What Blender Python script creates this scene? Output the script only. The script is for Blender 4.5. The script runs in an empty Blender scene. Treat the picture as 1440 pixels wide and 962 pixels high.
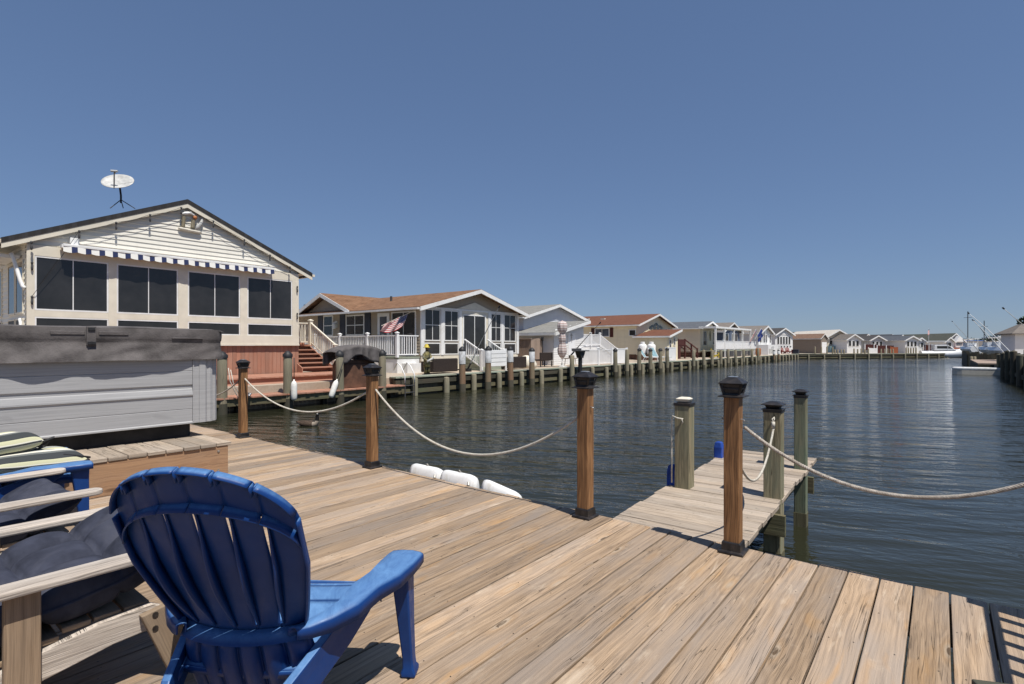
import bpy, math, random
from mathutils import Vector, Matrix, noise
R = math.radians
random.seed(7)
SC = bpy.context.scene
COL = SC.collection

# ------------------------------------------------------------------ helpers
class MB:
    """collects shapes, builds them as ONE mesh with a uv map (metres along the grain) and a random tone per piece"""
    def __init__(s, xf=None):
        s.v = []; s.f = []; s.uv = []; s.rn = []; s.xf = xf or Matrix.Identity(4)
    def add(s, vs, fs, uvs=None, rn=None):
        b = len(s.v)
        s.v += [tuple(s.xf @ Vector(p)) for p in vs]
        if rn is None: rn = random.random()
        for i, f in enumerate(fs):
            s.f.append([b + k for k in f])
            s.uv.append(uvs[i] if uvs else [(vs[k][0] * .8 + vs[k][2] * .6, vs[k][1] + vs[k][2] * .4) for k in f])
            s.rn.append(rn)
    def box(s, x0, x1, y0, y1, z0, z1, rn=None, m=None, along=None):
        vs = [(x, y, z) for z in (z0, z1) for y in (y0, y1) for x in (x0, x1)]
        fs = [(0, 2, 3, 1), (4, 5, 7, 6), (0, 1, 5, 4), (2, 6, 7, 3), (0, 4, 6, 2), (1, 3, 7, 5)]
        d = (abs(x1 - x0), abs(y1 - y0), abs(z1 - z0))
        L = along if along is not None else d.index(max(d))
        o1, o2 = random.random() * 9, random.random() * 9
        a, b = [k for k in range(3) if k != L]
        uvs = []
        for f in fs:
            ax = None
            for k in range(3):
                if len({round(vs[i][k], 6) for i in f}) == 1: ax = k; break
            row = []
            for i in f:
                p = vs[i]
                if ax == L: row.append((p[a] * .25 + o1, p[b] + o2))
                else:
                    c = b if ax == a else a
                    row.append((p[L] + o1, p[c] + o2))
            uvs.append(row)
        if m is not None: vs = [tuple(m @ Vector(p)) for p in vs]
        s.add(vs, fs, uvs, rn)
    def bar(s, p, q, w, h, up=(0, 0, 1), rn=None):
        p, q = Vector(p), Vector(q); d = q - p; L = d.length
        x = d.normalized(); u = Vector(up)
        if abs(x.dot(u)) > .99: u = Vector((0, 1, 0))
        y = u.cross(x).normalized(); z = x.cross(y)
        m = Matrix.Translation(p) @ Matrix((x, y, z)).transposed().to_4x4()
        s.box(0, L, -w / 2, w / 2, -h / 2, h / 2, rn, m, along=0)
    def prism(s, poly, a, b, axis='x', rn=None):
        n = len(poly)
        mk = {'x': lambda t, p: (t, p[0], p[1]), 'y': lambda t, p: (p[0], t, p[1]), 'z': lambda t, p: (p[0], p[1], t)}[axis]
        vs = [mk(a, p) for p in poly] + [mk(b, p) for p in poly]
        o = random.random() * 5
        fs = [tuple(range(n))[::-1], tuple(range(n, 2 * n))]
        uvs = [[(poly[k][0] + o, poly[k][1]) for k in f] for f in (tuple(range(n))[::-1], tuple(range(n)))]
        acc = 0
        for i in range(n):
            j = (i + 1) % n
            l = math.dist(poly[i], poly[j])
            fs.append((i, j, n + j, n + i)); uvs.append([(a, acc), (a, acc + l), (b, acc + l), (b, acc)])
            acc += l
        s.add(vs, fs, uvs, rn)
    def tube(s, pts, r, n=8, cap=True, rn=None):
        pts = [Vector(p) for p in pts]; N = len(pts)
        rs = r if isinstance(r, (list, tuple)) else [r] * N
        vs = []; fs = []; uvs = []
        T = []
        for i in range(N):
            t = (pts[min(i + 1, N - 1)] - pts[max(i - 1, 0)])
            T.append(t.normalized() if t.length > 1e-9 else Vector((0, 0, 1)))
        u = T[0].orthogonal().normalized(); acc = [0]
        for i in range(N):
            u = (u - T[i] * u.dot(T[i])); u = u.normalized() if u.length > 1e-6 else T[i].orthogonal().normalized()
            w = T[i].cross(u)
            if i: acc.append(acc[-1] + (pts[i] - pts[i - 1]).length)
            for k in range(n):
                a = 2 * math.pi * k / n
                vs.append(tuple(pts[i] + (u * math.cos(a) + w * math.sin(a)) * rs[i]))
        for i in range(N - 1):
            for k in range(n):
                k2 = (k + 1) % n
                fs.append((i * n + k, i * n + k2, (i + 1) * n + k2, (i + 1) * n + k))
                c = 2 * math.pi * rs[i] / n
                uvs.append([(acc[i], k * c), (acc[i], (k + 1) * c), (acc[i + 1], (k + 1) * c), (acc[i + 1], k * c)])
        if cap:
            for f in (tuple(range(n))[::-1], tuple(range((N - 1) * n, N * n))):
                fs.append(f); uvs.append([(vs[k][0], vs[k][1]) for k in f])
        s.add(vs, fs, uvs, rn)
    def lathe(s, prof, c=(0, 0, 0), n=16, rn=None, sx=1, sy=1):
        vs = []; fs = []; uvs = []
        for (r, z) in prof:
            for k in range(n):
                a = 2 * math.pi * k / n
                vs.append((c[0] + r * math.cos(a) * sx, c[1] + r * math.sin(a) * sy, c[2] + z))
        for i in range(len(prof) - 1):
            for k in range(n):
                k2 = (k + 1) % n
                fs.append((i * n + k, i * n + k2, (i + 1) * n + k2, (i + 1) * n + k))
                rr = max(prof[i][0], .01) * 2 * math.pi / n
                uvs.append([(prof[i][1], k * rr), (prof[i][1], (k + 1) * rr), (prof[i + 1][1], (k + 1) * rr), (prof[i + 1][1], k * rr)])
        fs.append(tuple(range(n))[::-1]); uvs.append([(vs[k][0], vs[k][1]) for k in range(n)][::-1])
        m = (len(prof) - 1) * n
        fs.append(tuple(range(m, m + n))); uvs.append([(vs[k][0], vs[k][1]) for k in range(m, m + n)])
        s.add(vs, fs, uvs, rn)
    def sqlathe(s, prof, c=(0, 0, 0), rn=None):
        """square rings (half width, z)"""
        vs = []
        for (r, z) in prof:
            vs += [(c[0] - r, c[1] - r, c[2] + z), (c[0] + r, c[1] - r, c[2] + z), (c[0] + r, c[1] + r, c[2] + z), (c[0] - r, c[1] + r, c[2] + z)]
        fs = []
        for i in range(len(prof) - 1):
            for k in range(4):
                fs.append((i * 4 + k, i * 4 + (k + 1) % 4, i * 4 + 4 + (k + 1) % 4, i * 4 + 4 + k))
        m = (len(prof) - 1) * 4
        fs += [(3, 2, 1, 0), (m, m + 1, m + 2, m + 3)]
        s.add(vs, fs, None, rn)
    def grid(s, fn, nu, nv, rn=None, flip=False):
        vs = [fn(i / nu, j / nv) for j in range(nv + 1) for i in range(nu + 1)]
        fs = []; uvs = []
        for j in range(nv):
            for i in range(nu):
                a = j * (nu + 1) + i
                f = (a, a + 1, a + nu + 2, a + nu + 1)
                t = [(i / nu, j / nv), ((i + 1) / nu, j / nv), ((i + 1) / nu, (j + 1) / nv), (i / nu, (j + 1) / nv)]
                fs.append(f[::-1] if flip else f); uvs.append(t[::-1] if flip else t)
        s.add(vs, fs, uvs, rn)
    def loft(s, rings, n=12, rn=None):
        """rings: (centre, half width, half height, tangent)"""
        vs = []; fs = []
        for (c, a, b, t) in rings:
            t = Vector(t).normalized(); x = Vector((0, 0, 1)).cross(t)
            x = x.normalized() if x.length > 1e-4 else Vector((0, 1, 0))
            z = t.cross(x)
            for k in range(n):
                g = 2 * math.pi * k / n
                vs.append(tuple(Vector(c) + x * a * math.cos(g) + z * b * math.sin(g)))
        for i in range(len(rings) - 1):
            for k in range(n):
                k2 = (k + 1) % n
                fs.append((i * n + k, i * n + k2, (i + 1) * n + k2, (i + 1) * n + k))
        m = (len(rings) - 1) * n
        fs += [tuple(range(n))[::-1], tuple(range(m, m + n))]
        s.add(vs, fs, None, rn)
    def build(s, name, mat, parent=None, smooth=False, bevel=0, solid=0, sub=0, loc=None, rot=None, auto=None):
        me = bpy.data.meshes.new(name)
        me.from_pydata(s.v, [], s.f)
        uvl = me.uv_layers.new(name='UVMap')
        flat = []
        for row in s.uv:
            for t in row: flat += [t[0], t[1]]
        uvl.data.foreach_set('uv', flat)
        at = me.attributes.new('rnd', 'FLOAT', 'FACE')
        at.data.foreach_set('value', s.rn)
        if smooth: me.polygons.foreach_set('use_smooth', [True] * len(me.polygons))
        me.materials.append(mat)
        me.update()
        o = bpy.data.objects.new(name, me)
        COL.objects.link(o)
        if auto is not None:
            me.polygons.foreach_set('use_smooth', [True] * len(me.polygons))
            try: me.set_sharp_from_angle(angle=R(auto))
            except Exception: pass
        if parent: o.parent = parent
        if loc: o.location = loc
        if rot: o.rotation_euler = rot
        if solid:
            md = o.modifiers.new('solid', 'SOLIDIFY'); md.thickness = solid; md.offset = 0
        if bevel:
            md = o.modifiers.new('bevel', 'BEVEL'); md.width = bevel; md.segments = 2; md.limit_method = 'ANGLE'; md.angle_limit = R(40)
        if sub:
            md = o.modifiers.new('sub', 'SUBSURF'); md.levels = sub; md.render_levels = sub
        return o

def tag(o, label=None, cat=None, group=None, kind=None):
    if label: o['label'] = label
    if cat: o['category'] = cat
    if group: o['group'] = group
    if kind: o['kind'] = kind
    return o
def empty(name, loc, rz=0, label=None, cat=None, group=None):
    o = bpy.data.objects.new(name, None); COL.objects.link(o)
    o.location = loc; o.rotation_euler = (0, 0, rz); o.empty_display_size = .2
    return tag(o, label, cat, group)
def copy_tree(o, parent=None, keep=True):
    c = o.copy(); COL.objects.link(c)
    c.parent = parent
    for ch in o.children: copy_tree(ch, c)
    return c
def mesh1(name, mb, mat, label, cat, group=None, **k):
    return tag(mb.build(name, mat, None, **k), label, cat, group)

# ------------------------------------------------------------------ materials
def newmat(name):
    m = bpy.data.materials.new(name); m.use_nodes = True
    nt = m.node_tree; b = nt.nodes['Principled BSDF']
    return m, nt, b
class N:
    def __init__(s, nt): s.nt = nt
    def n(s, t, **k):
        x = s.nt.nodes.new(t)
        for a, v in k.items():
            if a.startswith('i_'):
                key = a[2:]
                key = int(key) if key.isdigit() else key.replace('_', ' ')
                inp = x.inputs[key]
                if hasattr(v, 'is_output') or isinstance(v, bpy.types.NodeSocket): s.nt.links.new(v, inp)
                else: inp.default_value = v
            else: setattr(x, a, v)
        return x
    def math(s, op, a, b=0, c=None, clamp=False):
        x = s.nt.nodes.new('ShaderNodeMath'); x.operation = op; x.use_clamp = clamp
        for i, v in enumerate((a, b, c)):
            if v is None: continue
            if isinstance(v, bpy.types.NodeSocket): s.nt.links.new(v, x.inputs[i])
            else: x.inputs[i].default_value = v
        return x.outputs[0]
    def ramp(s, fac, stops, interp='LINEAR'):
        x = s.nt.nodes.new('ShaderNodeValToRGB'); x.color_ramp.interpolation = interp
        e = x.color_ramp.elements
        while len(e) < len(stops): e.new(.5)
        for i, (p, c) in enumerate(stops):
            e[i].position = p
            e[i].color = (c, c, c, 1) if isinstance(c, (int, float)) else (*c, 1)
        s.nt.links.new(fac, x.inputs[0]); return x.outputs[0]
    def mix(s, fac, a, b, mode='MIX'):
        x = s.nt.nodes.new('ShaderNodeMix'); x.data_type = 'RGBA'; x.blend_type = mode
        for inp, v in ((x.inputs['Factor'], fac), (x.inputs['A'], a), (x.inputs['B'], b)):
            if isinstance(v, bpy.types.NodeSocket): s.nt.links.new(v, inp)
            elif isinstance(v, (tuple, list)): inp.default_value = (*v[:3], 1)
            else: inp.default_value = v
        return x.outputs['Result']
    def map(s, vec, scale=(1, 1, 1), loc=(0, 0, 0)):
        x = s.nt.nodes.new('ShaderNodeMapping'); x.inputs['Scale'].default_value = scale; x.inputs['Location'].default_value = loc
        s.nt.links.new(vec, x.inputs['Vector']); return x.outputs[0]
    def noise(s, vec, scale, detail=3, rough=.5, dist=0):
        x = s.nt.nodes.new('ShaderNodeTexNoise'); x.inputs['Scale'].default_value = scale
        x.inputs['Detail'].default_value = detail; x.inputs['Roughness'].default_value = rough; x.inputs['Distortion'].default_value = dist
        s.nt.links.new(vec, x.inputs['Vector']); return x.outputs[0]
    def bump(s, h, strength, dist, b, normal=None):
        x = s.nt.nodes.new('ShaderNodeBump'); x.inputs['Strength'].default_value = strength; x.inputs['Distance'].default_value = dist
        s.nt.links.new(h, x.inputs['Height'])
        if normal: s.nt.links.new(normal, x.inputs['Normal'])
        if b: s.nt.links.new(x.outputs[0], b.inputs['Normal'])
        return x.outputs[0]

def pm(name, col, rough=.6, var=.12, scale=6, bump=.0, bscale=40, spec=.4, metal=0, col2=None, dirt=None, dscale=1.5):
    """plain procedural material: mottled colour, optional second colour patches, fine bump"""
    m, nt, b = newmat(name); n = N(nt)
    tc = n.n('ShaderNodeTexCoord').outputs['Object']
    c2 = col2 or tuple(max(0, x * (1 - var * 2)) for x in col)
    c1 = tuple(min(1, x * (1 + var * .6)) for x in col)
    c = n.mix(n.ramp(n.noise(tc, scale, 5, .6), [(.35, 0.), (.65, 1.)]), c2, c1)
    if dirt:
        f = n.ramp(n.noise(tc, dscale, 6, .65, .6), [(.5, 0.), (.72, 1.)])
        c = n.mix(f, c, dirt)
    nt.links.new(c, b.inputs['Base Color'])
    b.inputs['Roughness'].default_value = rough
    b.inputs['Specular IOR Level'].default_value = spec
    b.inputs['Metallic'].default_value = metal
    if bump: n.bump(n.noise(tc, bscale, 4, .6), bump, .01, b)
    return m

def wood(name, light, mid, dark, grey=None, greyamt=.5, contour=26, fiber=1.0, knots=True, tone=.35, bump=.5, rough=.75, patch=None, wander=.03, cracks=.0, pale=None):
    m, nt, b = newmat(name); n = N(nt)
    uv = n.n('ShaderNodeTexCoord').outputs['UV']
    rnd = n.n('ShaderNodeAttribute', attribute_name='rnd').outputs['Fac']
    off = n.n('ShaderNodeCombineXYZ', i_0=n.math('MULTIPLY', rnd, 37.), i_1=n.math('MULTIPLY', rnd, 17.), i_2=n.math('MULTIPLY', rnd, 53.)).outputs[0]
    p = n.n('ShaderNodeVectorMath', operation='ADD', i_0=uv, i_1=off).outputs[0]
    wn_ = n.n('ShaderNodeTexNoise', i_Scale=1.0, i_Detail=2.0, i_Vector=n.map(p, (2.2, 4, 1))).outputs[0]
    wob = n.n('ShaderNodeCombineXYZ', i_1=n.math('MULTIPLY', n.math('SUBTRACT', wn_, .5), wander)).outputs[0]
    p = n.n('ShaderNodeVectorMath', operation='ADD', i_0=p, i_1=wob).outputs[0]
    # knots
    if knots:
        kv = n.n('ShaderNodeTexVoronoi', feature='F1', i_Scale=1.0, i_Vector=n.map(p, (1.7, 6.2, 1))).outputs['Distance']
        kn = n.ramp(kv, [(.05, 1.), (.13, 0.)])
        kw = n.ramp(kv, [(.0, 1.), (.42, 0.)], 'EASE')
    # flat sawn contour lines
    hgt = n.noise(n.map(p, (.5, 9, 1)), 1.0, 2, .5, .25)
    if knots: hgt = n.math('ADD', hgt, n.math('MULTIPLY', kw, .28))
    ring = n.math('SINE', n.math('MULTIPLY', hgt, contour * 6.283))
    ring = n.ramp(n.math('MULTIPLY_ADD', ring, .5, .5), [(.25, 0.), (.95, 1.)])
    fib = n.noise(n.map(p, (5, 330, 1)), 1.0, 4, .65, .1)
    fib2 = n.noise(n.map(p, (1.6, 70, 1)), 1.0, 3, .6, .2)
    big = n.noise(n.map(p, (.9, 3.5, 1)), 1.0, 4, .6, .3)
    c = n.mix(n.math('MULTIPLY', ring, .55), light, mid)
    c = n.mix(n.math('MULTIPLY', n.ramp(fib2, [(.45, 0.), (.7, 1.)]), .6 * fiber), c, dark)
    c = n.mix(n.math('MULTIPLY', n.ramp(fib, [(.48, 0.), (.66, 1.)]), .55 * fiber), c, dark)
    if grey:
        c = n.mix(n.math('MULTIPLY', n.ramp(big, [(.4, 0.), (.66, 1.)]), greyamt), c, grey)
    if patch:
        pn = n.noise(n.map(p, (1.3, 8, 1), (5, 3, 1)), 1.0, 3, .6, .5)
        c = n.mix(n.math('MULTIPLY', n.ramp(pn, [(.6, 0.), (.74, 1.)]), .6), c, patch)
    if knots:
        c = n.mix(n.math('MULTIPLY', n.ramp(kv, [(.1, 1.), (.26, 0.)]), .35), c, patch or mid)
        c = n.mix(n.math('MULTIPLY', kn, .75), c, tuple(x * .35 for x in dark))
    if pale:
        pn2 = n.noise(n.map(p, (2.6, 11, 1), (9, 1, 4)), 1.0, 4, .65, .6)
        c = n.mix(n.math('MULTIPLY', n.ramp(pn2, [(.6, 0.), (.76, 1.)]), .7), c, pale)
        if knots: c = n.mix(n.math('MULTIPLY', n.ramp(kv, [(.055, 0.), (.075, 1.), (.15, 0.)]), .6), c, pale)
    if cracks:
        cn = n.noise(n.map(p, (1.1, 42, 1), (3, 8, 2)), 1.0, 3, .55, .3)
        cl = n.ramp(n.math('ABSOLUTE', n.math('SUBTRACT', cn, .5)), [(.0, 1.), (.016, 0.)])
        cmk = n.ramp(n.noise(n.map(p, (1.5, 9, 1), (1, 5, 7)), 1.0, 2, .5), [(.48, 0.), (.60, 1.)])
        crk = n.math('MULTIPLY', cl, cmk)
        c = n.mix(n.math('MULTIPLY', crk, cracks), c, tuple(x * .3 for x in dark))
    tn = n.math('MULTIPLY_ADD', rnd, tone, 1 - tone * .55)
    tcol = n.n('ShaderNodeCombineColor', i_0=tn, i_1=tn, i_2=tn).outputs[0]
    c = n.mix(1., c, tcol, 'MULTIPLY')
    nt.links.new(c, b.inputs['Base Color'])
    b.inputs['Roughness'].default_value = rough
    b.inputs['Specular IOR Level'].default_value = .25
    h = n.math('ADD', n.math('MULTIPLY', fib, -.6), n.math('ADD', n.math('MULTIPLY', fib2, -.6), n.math('MULTIPLY', ring, -.25)))
    if cracks: h = n.math('ADD', h, n.math('MULTIPLY', crk, -1.2))
    n.bump(h, bump, .004, b)
    return m

M = {}
M['deck'] = wood('deck_wood', (.435, .312, .205), (.325, .226, .142), (.135, .095, .065), grey=(.30, .25, .21), greyamt=.8, contour=8, tone=.46, bump=.7, patch=(.47, .27, .11), fiber=1.0, wander=.03, cracks=.6, pale=(.54, .44, .33))
M['pier'] = wood('pier_wood', (.43, .35, .27), (.33, .265, .20), (.16, .125, .095), grey=(.37, .32, .27), greyamt=.7, contour=8, tone=.45, bump=.7, cracks=.8, pale=(.52, .46, .38))
M['cedar'] = wood('cedar_post', (.34, .18, .08), (.20, .098, .043), (.06, .028, .014), contour=9, tone=.25, bump=.35, rough=.6, fiber=1.5, cracks=.8, wander=.05)
M['fascia'] = wood('fascia_wood', (.40, .24, .135), (.32, .18, .10), (.17, .10, .06), contour=7, tone=.1, bump=.4, fiber=.7, grey=(.30, .21, .15), greyamt=.5, wander=.08, cracks=.5)
M['chairwood'] = wood('weathered_chair_wood', (.58, .51, .44), (.47, .40, .335), (.17, .135, .11), grey=(.52, .475, .43), greyamt=.6, contour=6, tone=.2, bump=1., cracks=.9, pale=(.66, .60, .54))
M['brownleg'] = wood('brown_chair_wood', (.34, .24, .155), (.26, .18, .115), (.12, .08, .05), grey=(.30, .25, .20), greyamt=.5, contour=7, tone=.2, bump=.6)
M['greenpost'] = wood('treated_post', (.34, .285, .18), (.24, .20, .115), (.09, .075, .045), grey=(.15, .20, .14), greyamt=.75, contour=7, tone=.2, bump=.8, fiber=1.3, cracks=.9, wander=.06)
M['piling'] = wood('piling_wood', (.33, .285, .20), (.25, .215, .15), (.10, .085, .06), grey=(.20, .20, .14), greyamt=.7, contour=5, tone=.35, bump=.8, knots=False)
M['pilingrust'] = wood('piling_brown', (.25, .155, .095), (.19, .115, .07), (.085, .055, .035), grey=(.19, .165, .11), greyamt=.7, contour=5, tone=.2, bump=.8, knots=False)
M['darktimber'] = wood('dark_timber', (.10, .085, .06), (.07, .06, .045), (.025, .022, .018), grey=(.06, .07, .05), greyamt=.6, contour=5, tone=.5, bump=.8, knots=False)
M['wale'] = wood('wale_timber', (.17, .145, .085), (.12, .10, .06), (.05, .042, .028), grey=(.10, .12, .07), greyamt=.6, contour=5, tone=.4, bump=.8, knots=False)
M['capboard'] = wood('cap_board', (.36, .37, .29), (.29, .31, .24), (.15, .15, .11), grey=(.27, .34, .28), greyamt=.7, contour=6, tone=.3, bump=.5, knots=False)
M['red'] = wood('red_stained_wood', (.40, .195, .13), (.33, .155, .10), (.21, .095, .065), grey=(.38, .235, .175), greyamt=.6, contour=6, tone=.28, bump=.3, knots=False, fiber=.5)
M['maroon'] = wood('maroon_wood', (.085, .028, .024), (.07, .022, .02), (.035, .012, .011), contour=6, tone=.25, bump=.3, knots=False, fiber=.5)
M['redbrown'] = wood('rust_wood', (.33, .10, .045), (.28, .085, .04), (.15, .05, .03), contour=6, tone=.25, bump=.3, knots=False, fiber=.5)
M['tanfence'] = wood('tan_fence', (.36, .275, .22), (.30, .23, .18), (.17, .125, .10), contour=6, tone=.3, bump=.3, knots=False, fiber=.6)
M['brown'] = pm('brown_board', (.13, .065, .04), .7, .2, 5)
M['blue'] = None
def blue_plastic():
    m, nt, b = newmat('blue_plastic'); n = N(nt)
    tc = n.n('ShaderNodeTexCoord').outputs['Object']
    c = n.mix(n.ramp(n.noise(tc, 5, 5, .65), [(.35, 0.), (.7, 1.)]), (.003, .031, .145), (.006, .043, .185))
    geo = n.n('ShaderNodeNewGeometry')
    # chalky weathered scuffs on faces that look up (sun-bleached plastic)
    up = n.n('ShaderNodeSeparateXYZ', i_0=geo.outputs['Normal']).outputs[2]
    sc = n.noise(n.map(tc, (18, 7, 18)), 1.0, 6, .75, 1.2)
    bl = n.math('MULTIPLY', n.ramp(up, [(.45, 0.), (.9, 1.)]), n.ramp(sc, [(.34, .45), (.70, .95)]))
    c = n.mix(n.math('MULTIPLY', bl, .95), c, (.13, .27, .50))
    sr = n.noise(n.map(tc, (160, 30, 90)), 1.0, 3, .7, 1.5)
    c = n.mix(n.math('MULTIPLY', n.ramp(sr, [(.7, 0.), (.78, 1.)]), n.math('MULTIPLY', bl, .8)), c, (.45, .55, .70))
    nt.links.new(c, b.inputs['Base Color'])
    b.inputs['Specular IOR Level'].default_value = .3
    nt.links.new(n.ramp(n.noise(tc, 30, 4, .6), [(.3, .36), (.7, .55)]), b.inputs['Roughness'])
    n.bump(n.noise(tc, 220, 3, .6), .12, .002, b)
    return m
M['blue'] = blue_plastic()
M['blue2'] = pm('blue_vinyl', (.02, .07, .36), .45, .2, 8)
M['white'] = pm('white_paint', (.78, .78, .77), .5, .04, 4, dirt=(.62, .61, .58), dscale=.8)
M['offwhite'] = pm('cream_trim', (.70, .65, .54), .55, .04, 4, dirt=(.63, .58, .47), dscale=.9)
M['vinyl'] = pm('white_vinyl', (.80, .80, .80), .35, .03, 4)
M['whiteplastic'] = pm('white_plastic', (.78, .78, .77), .4, .05, 8, dirt=(.50, .47, .40), dscale=7)
M['sleeve'] = pm('weathered_sleeve', (.55, .56, .57), .5, .1, 6, dirt=(.30, .29, .25), dscale=5)
M['fender'] = pm('fender_white', (.78, .77, .72), .4, .05, 8, dirt=(.55, .52, .42), dscale=7)
M['black'] = pm('black_plastic', (.022, .022, .024), .55, .2, 20, .2, 120)
M['blackmetal'] = pm('black_metal', (.018, .016, .016), .42, .3, 25, .25, 90, spec=.5, dirt=(.05, .04, .035), dscale=20)
M['tubblack'] = pm('tub_base', (.02, .019, .019), .7, .3, 8)
M['darkgrey'] = pm('dark_grey', (.06, .06, .063), .7, .15, 8)
M['steel'] = pm('galvanised', (.42, .42, .43), .4, .12, 30, metal=.8)
M['rope'] = pm('rope_fibre', (.62, .58, .50), .8, .15, 60, .5, 300, dirt=(.42, .37, .30), dscale=9)
M['ropegrey'] = pm('weathered_rope', (.50, .45, .39), .85, .2, 60, .5, 300, dirt=(.30, .25, .20), dscale=9)
M['navy'] = pm('navy_fabric', (.045, .050, .074), .9, .2, 9, .35, 500, spec=.15, dirt=(.07, .074, .098), dscale=5)
M['tarp'] = pm('dark_tarp', (.125, .114, .112), .8, .2, 5, .4, 60, spec=.15, dirt=(.138, .127, .124), dscale=2)
M['wicker'] = pm('dark_wicker', (.035, .024, .020), .7, .4, 60, .8, 90)
M['pipe'] = pm('dark_piping', (.05, .055, .058), .9, .1, 9)
M['pale'] = pm('pale_cushion', (.62, .58, .50), .9, .05, 6)
M['screw'] = pm('screw_head', (.06, .05, .045), .5, .3, 30, metal=.5)
M['bolt'] = pm('galv_bolt', (.45, .43, .40), .45, .2, 60, metal=.7)
M['yellow'] = pm('yellow_paint', (.55, .43, .05), .6, .15, 8)
M['ochre'] = pm('statue_coat', (.20, .17, .06), .6, .5, 7, dirt=(.10, .13, .17), dscale=5)
M['redplastic'] = pm('red_plastic', (.22, .035, .025), .5, .15, 8)
M['teal'] = pm('teal_sling', (.22, .36, .40), .6, .2, 8)
M['orange'] = pm('orange_paint', (.45, .17, .06), .6, .2, 8)
M['propane'] = pm('white_tank', (.80, .80, .79), .35, .04, 3, dirt=(.65, .63, .60), dscale=1.5)
M['skin'] = pm('painted_face', (.35, .20, .13), .6, .1, 10)
M['dish'] = pm('dish_grey', (.50, .50, .48), .5, .12, 7, dirt=(.36, .35, .33), dscale=6)
M['green'] = pm('green_leaf', (.05, .09, .028), .7, .3, 20)
M['gel'] = pm('white_gelcoat', (.78, .79, .80), .2, .03, 3)
M['solar'] = pm('solar_panel', (.30, .33, .38), .2, .1, 50, spec=.6)

def glass(name, col, rough=.04, spec=.5):
    m, nt, b = newmat(name); n = N(nt)
    tc = n.n('ShaderNodeTexCoord').outputs['Object']
    c = n.mix(n.ramp(n.noise(tc, 1.3, 4, .6), [(.35, 0.), (.7, 1.)]), tuple(x * .55 for x in col), col)
    nt.links.new(c, b.inputs['Base Color'])
    b.inputs['Roughness'].default_value = rough; b.inputs['Specular IOR Level'].default_value = spec
    n.bump(n.noise(tc, 1.1, 2, .5), .05, .05, b)
    return m
M['glass'] = glass('dark_glass', (.034, .033, .033), .07, .5)
M['screen'] = glass('insect_screen', (.035, .035, .037), .5, .2)
M['glassblue'] = glass('window_glass', (.10, .12, .15), .06, .6)

def shingle(name, c1, c2, c3):
    m, nt, b = newmat(name); n = N(nt)
    uv = n.n('ShaderNodeTexCoord').outputs['UV']
    br = n.n('ShaderNodeTexBrick', i_Vector=n.map(uv, (1, 1, 1)), i_Scale=1.0)
    br.inputs['Color1'].default_value = (*c1, 1); br.inputs['Color2'].default_value = (*c2, 1); br.inputs['Mortar'].default_value = (*[x * .55 for x in c3], 1)
    br.inputs['Mortar Size'].default_value = .012; br.inputs['Brick Width'].default_value = .32; br.inputs['Row Height'].default_value = .14; br.inputs['Bias'].default_value = 0
    c = n.mix(n.ramp(n.noise(uv, 2.2, 6, .7), [(.35, 0.), (.7, .7)]), br.outputs['Color'], c3)
    c = n.mix(n.math('MULTIPLY', n.ramp(n.noise(uv, 60, 3, .7), [(.4, 0.), (.7, 1.)]), .5), c, tuple(x * .6 for x in c2))
    nt.links.new(c, b.inputs['Base Color']); b.inputs['Roughness'].default_value = .9; b.inputs['Specular IOR Level'].default_value = .15
    n.bump(br.outputs['Fac'], -.5, .01, b)
    return m
M['sh_dark'] = shingle('charcoal_shingle', (.05, .05, .053), (.035, .035, .038), (.06, .058, .058))
M['sh_brown'] = shingle('brown_shingle', (.17, .085, .047), (.115, .06, .034), (.34, .20, .12))
M['sh_grey'] = shingle('grey_shingle', (.26, .255, .24), (.18, .18, .17), (.30, .29, .27))
M['sh_red'] = shingle('red_shingle', (.175, .075, .048), (.13, .055, .036), (.20, .095, .062))
M['sh_blue'] = shingle('slate_shingle', (.12, .13, .15), (.085, .095, .11), (.14, .15, .165))
M['sh_taupe'] = shingle('taupe_shingle', (.21, .185, .165), (.16, .14, .125), (.23, .205, .185))
M['sh_char'] = shingle('dark_taupe_shingle', (.09, .085, .085), (.07, .065, .065), (.10, .095, .095))
M['sh_olive'] = shingle('olive_shingle', (.11, .115, .095), (.085, .09, .075), (.125, .13, .11))
M['sh_white'] = pm('white_metal_roof', (.62, .56, .48), .5, .06, 2)
M['sh_tan'] = shingle('tan_shingle', (.27, .17, .12), (.22, .135, .095), (.29, .19, .14))

def siding(name, col, var=.05):
    m, nt, b = newmat(name); n = N(nt)
    tc = n.n('ShaderNodeTexCoord').outputs['Object']
    c = n.mix(n.ramp(n.noise(n.map(tc, (.6, .6, 2.5)), 1.5, 5, .6), [(.3, 0.), (.7, 1.)]), tuple(x * (1 - var * 2) for x in col), col)
    st = n.ramp(n.noise(n.map(tc, (5, 5, .25)), 1.0, 4, .6), [(.52, 0.), (.8, .35)])
    c = n.mix(st, c, tuple(x * .72 for x in col))
    nt.links.new(c, b.inputs['Base Color']); b.inputs['Roughness'].default_value = .55; b.inputs['Specular IOR Level'].default_value = .3
    n.bump(n.noise(n.map(tc, (2, 2, 30)), 1.0, 3, .5), .1, .004, b)
    return m
M['sd_cream'] = siding('cream_siding', (.75, .72, .645))
M['sd_tan'] = siding('tan_siding', (.42, .35, .265))
M['sd_greyblue'] = siding('grey_white_siding', (.60, .61, .64))
M['sd_white'] = siding('white_siding', (.76, .76, .75))
M['sd_yellow'] = siding('pale_yellow_siding', (.84, .75, .54))
M['sd_beige'] = siding('beige_siding', (.68, .61, .48))
M['sd_taupe'] = siding('taupe_siding', (.36, .31, .26))
M['sd_navy'] = siding('dark_blue_siding', (.10, .13, .19))
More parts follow.
